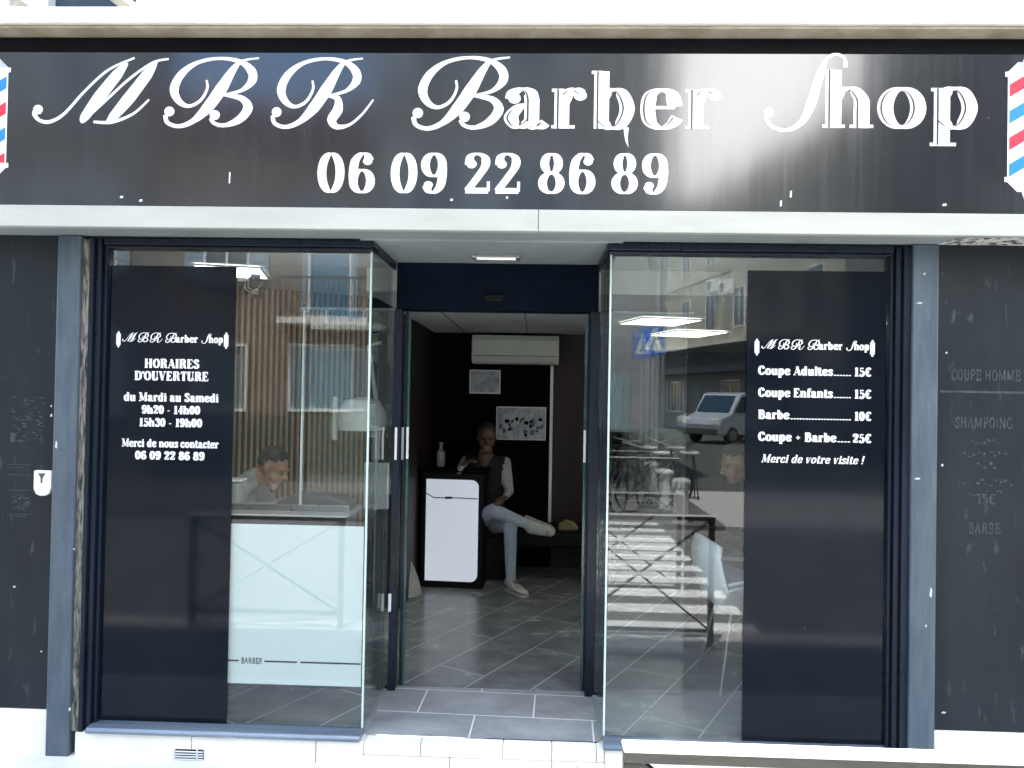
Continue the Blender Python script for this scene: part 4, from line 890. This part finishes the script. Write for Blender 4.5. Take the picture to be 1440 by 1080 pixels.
        pl_.material_index = mi
    o = bpy.data.objects.new('body', res); COL.objects.link(o); under(o, root)
    for s_ in ('l', 'r') if 'shoe' in mats else ():
        an, toe = V['an_'+s_], V['toe_'+s_]; fd = (toe-an); dn = (V['an_'+s_]-V['kn_'+s_]).normalized(); fd = fd.normalized(); up = -(dn-fd*dn.dot(fd)).normalized(); sd_ = fd.cross(up)
        if V['toe_'+s_].z < .2: fd = Vector((fd.x, fd.y, 0)).normalized(); up = Vector((0, 0, 1)); sd_ = fd.cross(up)
        heel = an-fd*.055; sec = [(0, .030, .075, .02), (.05, .036, .10, .0), (.11, .037, .088, 0), (.17, .043, .062, 0), (.22, .045, .05, 0), (.262, .036, .040, .004), (.285, .015, .026, .008)]
        h0 = -.078; m_ = MB(); n_ = 12
        for d_, hw_, ht_, lo_ in sec:
            for k in range(n_):
                a_ = 2*pi*k/n_; z_ = (sin(a_)*.5+.5)**.8; m_.v.append(tuple(heel+fd*d_+sd_*(hw_*cos(a_))+up*(h0+lo_+.016+z_*(ht_-.012))))
        for i in range(len(sec)-1):
            for k in range(n_): m_.f.append((i*n_+k, i*n_+(k+1) % n_, (i+1)*n_+(k+1) % n_, (i+1)*n_+k)); m_.m.append(0)
        m_.f.append(tuple(range(n_))[::-1]); m_.m.append(0); m_.f.append(tuple(range((len(sec)-1)*n_, len(sec)*n_))); m_.m.append(0)
        so_ = under(m_.build('shoe', 'shoe', None, smooth=True), root); q_ = MB()
        L_ = [(d_, hw_+.004) for d_, hw_, _, _ in sec]; top_ = [heel+fd*d_+sd_*w_+up*(h0+.018) for d_, w_ in L_]+[heel+fd*d_-sd_*w_+up*(h0+.018) for d_, w_ in L_[::-1]]
        nn_ = len(top_); q_.v = [tuple(p_) for p_ in top_]+[tuple(p_-up*.02) for p_ in top_]; q_.f = [tuple(range(nn_)), tuple(range(nn_, 2*nn_))[::-1]]+[(k, nn_+k, nn_+(k+1) % nn_, (k+1) % nn_) for k in range(nn_)]; q_.m = [0]*len(q_.f)
        q_.build('sole', 'twhite', so_); lc = MB()
        for d_ in (.12, .145, .17): lc.bar(heel+fd*d_-sd_*.024+up*(h0+.098-(d_-.12)*.52), heel+fd*d_+sd_*.024+up*(h0+.098-(d_-.12)*.52), .007, .006, tuple(up))
        lc.build('laces', 'dgrey', so_)
    if not bald:
        bm_ = bmesh.new(); ellipsoid(bm_, P(0, -.020, .046), (.081, .098, .089), q, 28)
        for v in list(bm_.verts):
            l = v.co-hc; z, y = l.dot(u_), l.dot(f_)
            if z < .052+.9*max(0, y-.035) - 1.5*max(0, -.005-y) or z < -.065: bm_.verts.remove(v)
            else: v.co += (v.co-P(0, -.02, .046)).normalized()*random.uniform(-.004, .006)
        hm = bpy.data.meshes.new('hair'); bm_.to_mesh(hm); bm_.free(); hm.materials.append(MT[hair])
        for pl_ in hm.polygons: pl_.use_smooth = True
        ho = bpy.data.objects.new('hair', hm); COL.objects.link(ho); sd2 = ho.modifiers.new('t', 'SOLIDIFY'); sd2.thickness = .012; under(ho, root)
    return root
# the man bent over the counter, left window
person('man in a grey jacket bending over the counter behind the left window', dict(base=(-1.98, .98, FL), hip_l=(-2.02, 1.16, .80), hip_r=(-2.02, .98, .80), sh_l=(-1.83, 1.24, 1.17), sh_r=(-1.83, .86, 1.15), neck=(-1.735, 1.04, 1.235),
    head=(-1.625, 1.03, 1.285), el_l=(-1.66, 1.22, 1.0), el_r=(-1.72, .90, 1.0), wr_l=(-1.45, 1.12, 1.11), wr_r=(-1.50, .93, 1.11), ha_l=(-1.36, 1.08, 1.12), ha_r=(-1.41, .94, 1.12),
    kn_l=(-1.66, 1.2, .72), kn_r=(-1.66, .98, .72), an_l=(-1.70, 1.2, .24), an_r=(-1.70, .98, .24), toe_l=(-1.55, 1.2, .165), toe_r=(-1.55, .98, .165)),
    ['skin', 'jgrey', 'tblack', 'shoe'], dict(torso=1, collar=1, uarm=1, farm=1, thigh=2, shin=2, foot=2), ((.93, -.18, -.42), (.42, 0, .9)))
ms = thing('stool', 'tall round stool under the bent man in the left window', 'stool', (-2.03, 1.07, FL))
MB().lathe([(.15, .54), (.17, .55), (.17, .60), (.15, .61)], (0, 0, 0), 20).build('seat', 'bleather', ms); MB().lathe([(.19, 0), (.19, .02), (.03, .04), (.025, .539)], (0, 0, 0), 16).build('base', 'metal', ms)
# the man leaning in from behind the price list, right window
person('dark haired man leaning forward, his head showing beside the price list in the right window', dict(base=(1.86, 1.38, FL), hip_l=(1.88, 1.29, .95), hip_r=(1.88, 1.47, .95), sh_l=(1.54, 1.19, 1.21), sh_r=(1.54, 1.57, 1.21), neck=(1.425, 1.38, 1.275),
    head=(1.31, 1.38, 1.345), el_l=(1.56, 1.16, .94), el_r=(1.56, 1.6, .94), wr_l=(1.47, 1.2, .78), wr_r=(1.47, 1.56, .78), ha_l=(1.46, 1.22, .70), ha_r=(1.46, 1.54, .70),
    kn_l=(1.86, 1.29, .56), kn_r=(1.86, 1.47, .56), an_l=(1.94, 1.29, .22), an_r=(1.94, 1.47, .22), toe_l=(1.78, 1.29, .165), toe_r=(1.78, 1.47, .165)),
    ['skin', 'pink', 'tblack', 'shoe'], dict(torso=1, collar=1, uarm=1, thigh=2, shin=2, foot=3), ((-.93, -.2, -.35), (-.35, 0, .93)))
# seated man in the doorway's depth
person('seated man in pale jeans, black vest and white sleeves beyond the reception desk', dict(base=(-.42, 3.1, FL), hip_l=(-.52, 3.14, .62), hip_r=(-.36, 3.12, .62), sh_l=(-.61, 3.06, 1.17), sh_r=(-.27, 3.04, 1.17), neck=(-.44, 3.03, 1.29),
    head=(-.43, 2.99, 1.385), el_l=(-.70, 2.94, .98), el_r=(-.225, 2.97, .93), wr_l=(-.62, 2.76, 1.17), wr_r=(-.25, 2.79, .90), ha_l=(-.55, 2.72, 1.21), ha_r=(-.28, 2.71, .90),
    kn_l=(-.34, 2.70, .80), kn_r=(-.20, 2.70, .68), an_l=(-.06, 2.66, .70), an_r=(-.19, 2.72, .204), toe_l=(.08, 2.62, .645), toe_r=(-.10, 2.60, .165)),
    ['skind', 'twhite', 'tblack', 'denim', 'shoe', 'twhite'], dict(torso=2, uarm=1, farm=1, thigh=3, shin=3, foot=5), ((.1, -1, -.15), (0, -.1, 1)))
ss = thing('waiting_stool', 'low black cube stool under the seated man with crossed legs', 'stool', (-.44, 3.17, FL))
MB().box(-.22, .22, -.14, .14, .02, .40).build('seat', 'bleather', ss, bevel=.02); MB().box(-.2, .2, -.12, .12, 0, .019).build('base', 'iron', ss)

# ================================================================== THE STREET BEHIND THE CAMERA (seen in the glass)
def barrier(loc, wd, ht, label):
    t_ = thing('safety_barrier', label, 'barrier', loc, 0, 'pedestrian barriers along the kerb')
    MB().box(-.022, wd+.022, -.026, .026, ht-.010, ht).build('handrail', 'rail', t_, bevel=.003)
    MB().box(-.02, wd+.02, -.022, .022, ht-.036, ht-.0105).build('frame_rail', 'olive', t_, bevel=.002); MB().box(.021, wd-.021, -.016, .016, .10, .125).build('frame_rail', 'olive', t_, bevel=.002)
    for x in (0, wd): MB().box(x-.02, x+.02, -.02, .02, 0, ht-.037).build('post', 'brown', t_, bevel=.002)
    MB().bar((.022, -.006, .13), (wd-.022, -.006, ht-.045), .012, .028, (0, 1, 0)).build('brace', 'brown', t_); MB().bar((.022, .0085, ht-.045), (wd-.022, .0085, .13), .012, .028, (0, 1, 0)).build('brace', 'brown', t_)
    return t_
barrier((.245, -1.72, 0), 1.02, .932, 'steel pedestrian barrier with crossed braces in front of the right window, cut by the frame')
barrier((-2.56, -1.9, 0), 1.12, .835, 'steel pedestrian barrier with crossed braces reflected in the left window')
def bollard(x, y, label, r=.125, h=.66):
    t_ = thing('bollard', label, 'bollard', (x, y, 0), 0, 'stone bollards beyond the crossing')
    MB().lathe([(r*1.05, 0), (r*.85, .05), (r*.78, h-.09)], (0, 0, 0), 18).build('shaft', 'granite', t_, smooth=True)
    MB().lathe([(r*.78, h-.0895), (r*1.04, h-.075), (r*1.04, h-.045), (r*.8, h-.012), (r*.2, h)], (0, 0, 0), 18).build('cap', 'granite', t_, smooth=True)
bollard(2.02, -6.75, 'round capped stone bollard nearest the crossing in the right window reflection'); bollard(2.0, -8.1, 'round capped stone bollard just behind the first one in the right window reflection')
barrier((1.05, -6.9, 0), .95, .92, 'farther steel pedestrian barrier beyond the crossing by the bicycles')
def bicycle(loc, rz, label):
    t_ = thing('bicycle', label, 'bicycle', loc, rz, 'bicycles parked beyond the crossing')
    for x in (-.52, .52):
        wl = MB().tube([(x+.33*cos(2*pi*k/28), 0, .34+.33*sin(2*pi*k/28)) for k in range(28)], .018, 8, closed=True).build('wheel', 'tyre', t_, smooth=True)
        sp_ = MB()
        for k in range(12): a = 2*pi*k/12; sp_.tube([(x, .0, .34), (x+.32*cos(a), 0, .34+.32*sin(a))], .002, 4)
        sp_.build('spokes', 'iron', wl)
    fr = MB()
    for a, b in (((-.52, .34), (-.06, .30)), ((-.52, .34), (-.2, .78)), ((-.06, .30), (-.22, .86)), ((-.06, .30), (.36, .74)), ((-.2, .78), (.34, .84)), ((.33, .92), (.52, .34))): fr.tube([(a[0], 0, a[1]), (b[0], 0, b[1])], .017, 8)
    fr.build('frame', 'bike', t_, smooth=True)
    MB().tube([(.30, -.28, 1.02), (.36, -.2, 1.0), (.33, 0, .96), (.36, .2, 1.0), (.30, .28, 1.02)], .013, 8).build('handlebar', 'metal', t_, smooth=True)
    MB().prism([(-.36, .88), (-.1, .90), (-.1, .93), (-.24, .945), (-.37, .95)], -.06, .06, 'y').build('saddle', 'bleather', t_, bevel=.02)
    MB().tube([(-.06, -.1, .22), (-.06, 0, .30), (-.06, .1, .38)], .012, 6).build('pedal_crank', 'iron', t_)
    bk = MB()
    for k in range(5): z_ = .78+.05*k; bk.tube([(.42, -.14, z_), (.68, -.15, z_), (.68, .15, z_), (.42, .14, z_)], .005, 5, closed=True)
    bk.build('basket', 'iron', t_)
bicycle((1.45, -7.6, .04), radians(-62), 'dark bicycle with a front basket nearest the corner wall'); bicycle((1.85, -7.9, .04), radians(-38), 'dark bicycle with a front basket beside the stone bollard')
for x, y, lab in ((2.15, -9.0, 'pale round stool at the terrace left of the other stool'), (2.62, -9.2, 'pale round stool at the terrace right of the other stool')):
    t_ = thing('bar_stool', lab, 'stool', (x, y, .04), 0, 'terrace stools'); MB().lathe([(.15, .77), (.17, .78), (.17, .80), (.15, .81)], (0, 0, 0), 18).build('seat', 'rail', t_)
    for k in range(4): a = pi/4+pi/2*k; MB().tube([(.1*cos(a), .1*sin(a), .769), (.2*cos(a), .2*sin(a), 0)], .011, 6).build('leg', 'iron', t_)
def window(par, x0, x1, y, z0, z1, mt, shutters=None, frame=True, face=1):
    """opening on a wall facing +y at depth y"""
    wn = MB().box(x0, x1, y+.003, y+.012, z0, z1).build('window', mt, par)
    fr = MB(); t = .05
    for a in ((x0-t, x0), (x1, x1+t)): fr.box(a[0], a[1], y+.003, y+.05, z0-t, z1+t)
    fr.box(x0, x1, y+.003, y+.05, z1, z1+t).box(x0, x1, y+.003, y+.07, z0-t, z0)
    if mt == 'wglass': fr.box((x0+x1)/2-.025, (x0+x1)/2+.025, y+.0125, y+.03, z0, z1)
    fr.build('frame', 'wframe', wn)
    if shutters:
        w2 = (x1-x0)/2*shutters
        s_ = MB().box(x0-t-w2, x0-t-.004, y+.0, y+.045, z0, z1).box(x1+t+.004, x1+t+w2, y+.0, y+.045, z0, z1)
        for k in range(int((z1-z0)/.09)):
            z_ = z0+.05+.09*k; s_.box(x0-t-w2+.03, x0-t-.03, y+.0455, y+.055, z_, z_+.05).box(x1+t+.03, x1+t+w2-.03, y+.0455, y+.055, z_, z_+.05)
        s_.build('shutter', 'shut', wn)
    return wn
YF = -10.5
def block(name, label, x0, x1, yd, h, mt, base=1.25, roof=True):
    b = thing(name, label, 'building', ((x0+x1)/2, YF, 0)); b0 = Vector(b.location)
    P_ = [MB().box(x0, x1, yd, YF, 0, h).build('wall', mt)]
    if base: P_.append(MB().box(x0, x1, YF+.003, YF+.06, 0, base).build('stone_base', 'rubble'))
    if roof:
        rr = MB().box(x0, x1, yd, YF+.25, h+.002, h+.12).box(x0, x1, YF+.0, YF+.12, h-.14, h-.002); P_.append(rr.build('eave', 'tileroof' if roof == 'tile' else mt))
    for o in P_: under(o, b)
    return b
def hang(o, b): return under(o, b)
b1 = block('house', 'grey rendered tall house reflected at the far left of the sign', -24, -7.25, -11.3, 10.5, 'grey_r', 0)
for x in (-9.2, -11.6, -14.0):
    for z_ in (1.2, 4.0, 7.0): hang(window(None, x, x+1.0, YF, z_, z_+1.6, 'wglass', .5), b1)
b2 = block('house', 'tan rendered house with blue shutters and a small balcony reflected in the left window', -7.24, -3.15, -19, 6.95, 'tan', 1.3, 'tile')
hang(window(None, -4.36, -3.62, YF, 3.2, 5.2, 'shutb', .30), b2); hang(window(None, -4.70, -3.55, YF, 1.42, 2.62, 'shut2'), b2); hang(window(None, -6.4, -5.6, YF, 3.9, 5.2, 'wglass', .9), b2); hang(window(None, -6.5, -5.6, YF, 1.4, 2.6, 'shutg'), b2)
bl = MB().box(-4.85, -3.15, YF+.004, YF+.5, 3.02, 3.14).build('balcony_slab', 'ledge'); hang(bl, b2)
r_ = MB()
r_.box(-4.8, -3.2, YF+.44, YF+.48, 3.86, 3.9).box(-4.8, -3.2, YF+.44, YF+.48, 3.2, 3.22)
for k in range(17): r_.box(-4.8+.1*k-.008, -4.8+.1*k+.008, YF+.452, YF+.468, 3.141, 3.859)
hang(r_.build('railing', 'iron'), b2)
b3 = block('house', 'tall beige corner house across the street reflected beside the door', -3.14, 2.4, -24, 11.5, 'beige', 1.1)
for x in (-2.4, -.6): 
    for z_ in (1.3, 4.4, 7.6): hang(window(None, x, x+1.0, YF, z_, z_+1.7, 'wglass', .5), b3)
hang(MB().box(.95, 1.75, YF+.003, YF+.06, .04, 2.2).build('door', 'shutg'), b3)
hang(MB().tube([(2.25, YF+.09, .1), (2.25, YF+.09, 11.3)], .045, 8).build('drainpipe', 'mgrey'), b3)
# row along the side street: frame of its own, x along the street wall, facing it
p0, p1 = Vector((7.5, -40.5)), Vector((12.1, -20.5)); dv = (p1-p0); ang = atan2(dv.y, dv.x); LNG = dv.length
b4 = thing('house_row', 'ochre row of houses with a dark shop awning reflected in the right window', 'building', (p0.x, p0.y, 0), ang)   # local +x comes nearer, local +y faces the street
MB().box(-8, LNG+1, -9, 0, 0, 11.9).build('wall', 'ochre', b4); MB().box(-8, LNG+1, -9, .5, 11.902, 12.1).build('eave', 'tileroof', b4)
MB().box(-8, 14, .003, .9, 3.0, 3.35).build('shop_awning', 'awn', b4); MB().box(-8, 14, .003, .16, 3.352, 4.3).build('shop_fascia', 'awn', b4); MB().box(-8, 14, .003, 1.0, 4.302, 4.42).build('balcony_slab', 'rail', b4)
MB().box(-8, LNG+1, .003, .05, 0, 2.999).build('ground_floor', 'beige', b4)
for x in (-3.4, -.6, 2.4, 5.4, 8.4, 11.4, 14.5, 17.5):
    window(b4, x, x+1.0, .0, 5.2, 7.0, 'wglass'); window(b4, x, x+1.0, .0, 8.6, 10.2, 'wglass')
for x in (1.2, 7.4, 12.4): window(b4, x, x+1.7, .05, 1.0, 2.6, 'wglass')
for x in (-1.2, 4.2, 10.2): MB().box(x, x+.9, .053, .09, .05, 2.5).build('door', 'shutg', b4)
MB().tube([(-8, .04, 7.7), (8, .04, 7.9)], .05, 6).build('pipe', 'iron', b4)
for x, z_, lab in ((6.6, 7.35, 'white air conditioner box on the ochre house, left one'), (8.0, 7.1, 'white air conditioner box on the ochre house, right one')):
    P0 = b4.matrix_basis @ Vector((x, .01, z_)); t_ = thing('outdoor_air_conditioner', lab, 'air conditioner', P0, ang, 'outdoor air conditioners')
    MB().box(-.45, .45, .05, .4, -.3, .35).build('casing', 'wframe', t_, bevel=.02); MB().lathe([(.24, 0), (.24, .012), (.05, .02)], (-.1, .401, .02), 20, 'y').build('fan_grille', 'dgrey', t_); MB().box(-.4, -.36, 0, .38, -.34, -.301).box(.36, .4, 0, .38, -.34, -.301).build('bracket', 'iron', t_)
b5 = thing('house', 'tall grey house at the right end reflected behind the striped pole emblem', 'building', (16, -11, 0)); hang(MB().box(9.6, 30, -20, -12, 0, 13).build('wall', 'grey_r'), b5)
for x in (10.4, 13.2): 
    for z_ in (1.2, 4.4, 7.6): hang(window(None, x, x+1.1, -12, z_, z_+1.8, 'wglass', .6), b5)
b6 = thing('house', 'pale house closing the far end of the side street', 'building', (3, -62, 0)); hang(MB().box(-6, 9, -70, -58, 0, 9).build('wall', 'beige'), b6); hang(MB().box(-6.3, 9.3, -70, -57.6, 9.002, 9.3).build('eave', 'tileroof'), b6)
for x in (1.5, 4.0, 6.5): hang(window(None, x, x+1.1, -58, 4.5, 6.2, 'wglass', .6), b6)
# van
vn = thing('van', 'white delivery van parked in the side street, reflected in the right window', 'van', (8.1, -27.0, -.02), radians(142))
body = [(-2.1, .35), (2.15, .35), (2.2, .75), (2.1, 1.0), (1.45, 1.2), (.9, 1.95), (.6, 2.02), (-2.0, 2.02), (-2.12, 1.2)]
MB().prism(body, -.92, .92, 'y').build('body', 'vanw', vn, bevel=.06)
for s_ in (-1, 1):
    MB().prism([(1.3, 1.22), (.82, 1.85), (.2, 1.85), (.2, 1.22)], s_*.922-.004, s_*.922+.004, 'y').build('side_window', 'wglass', vn)
    for x in (-1.3, 1.4):
        wh = MB().lathe([(.32, -.1), (.34, -.06), (.34, .06), (.32, .1)], (x, s_*.86, .34), 22, 'y').build('wheel', 'tyre', vn); MB().lathe([(.2, -.012), (.2, .012)], (x, s_*.968, .34), 18, 'y').build('rim', 'metal', wh)
    MB().box(2.12, 2.2, s_*.7-.14, s_*.7+.14, .78, .98).build('headlight', 'wframe', vn, bevel=.02)
ws = MB().hexa([(1.42, -.78, 1.24), (1.42, .78, 1.24), (1.46, .78, 1.27), (1.46, -.78, 1.27), (.96, -.74, 1.86), (.96, .74, 1.86), (1.0, .74, 1.89), (1.0, -.74, 1.89)]); ws.build('windscreen', 'wglass', vn); MB().box(2.19, 2.25, -.85, .85, .36, .6).build('bumper', 'dgrey', vn, bevel=.03)
# crossing sign on its post
cs = thing('crossing_sign', 'square blue pedestrian crossing sign on a grey post reflected in the right window', 'sign', (1.80, -8.0, .04))
MB().tube([(0, 0, 0), (0, 0, 3.0)], .03, 10).build('post', 'mgrey', cs); MB().box(-.18, .18, .032, .045, 2.38, 2.86).build('plate', 'signb', cs, bevel=.01)
MB().prism([(-.14, 2.46), (.14, 2.46), (0, 2.80)], .0455, .048, 'y').build('triangle', 'wframe', cs)
pd = MB(); pd.bar((0, .0495, 2.70), (.0, .0495, 2.60), .002, .028).bar((0, .0495, 2.61), (-.04, .0495, 2.49), .002, .018).bar((.002, .0495, 2.61), (.045, .0495, 2.5), .002, .018).bar((0, .0495, 2.68), (.05, .0495, 2.61), .002, .014)
pd.lathe([(.017, -.001), (.017, .001)], (0, .0495, 2.725), 12, 'y'); pd.build('walking_figure', 'iron', cs)
lp = thing('street_lamp', 'wall mounted street lamp with a short arm on the beige corner house', 'street lamp', (2.1, YF+.003, 4.9))
MB().box(-.05, .05, 0, .05, -.55, .1).build('back_plate', 'iron', lp); MB().tube([(0, .05, 0), (0, .4, .18), (.25, .7, .2)], .03, 8).build('arm', 'metal', lp, smooth=True); MB().prism([(.0, .16), (.5, .2), (.52, .25), (.02, .28)], .62, .82, 'y').build('lamp_head', 'metal', lp, bevel=.02)
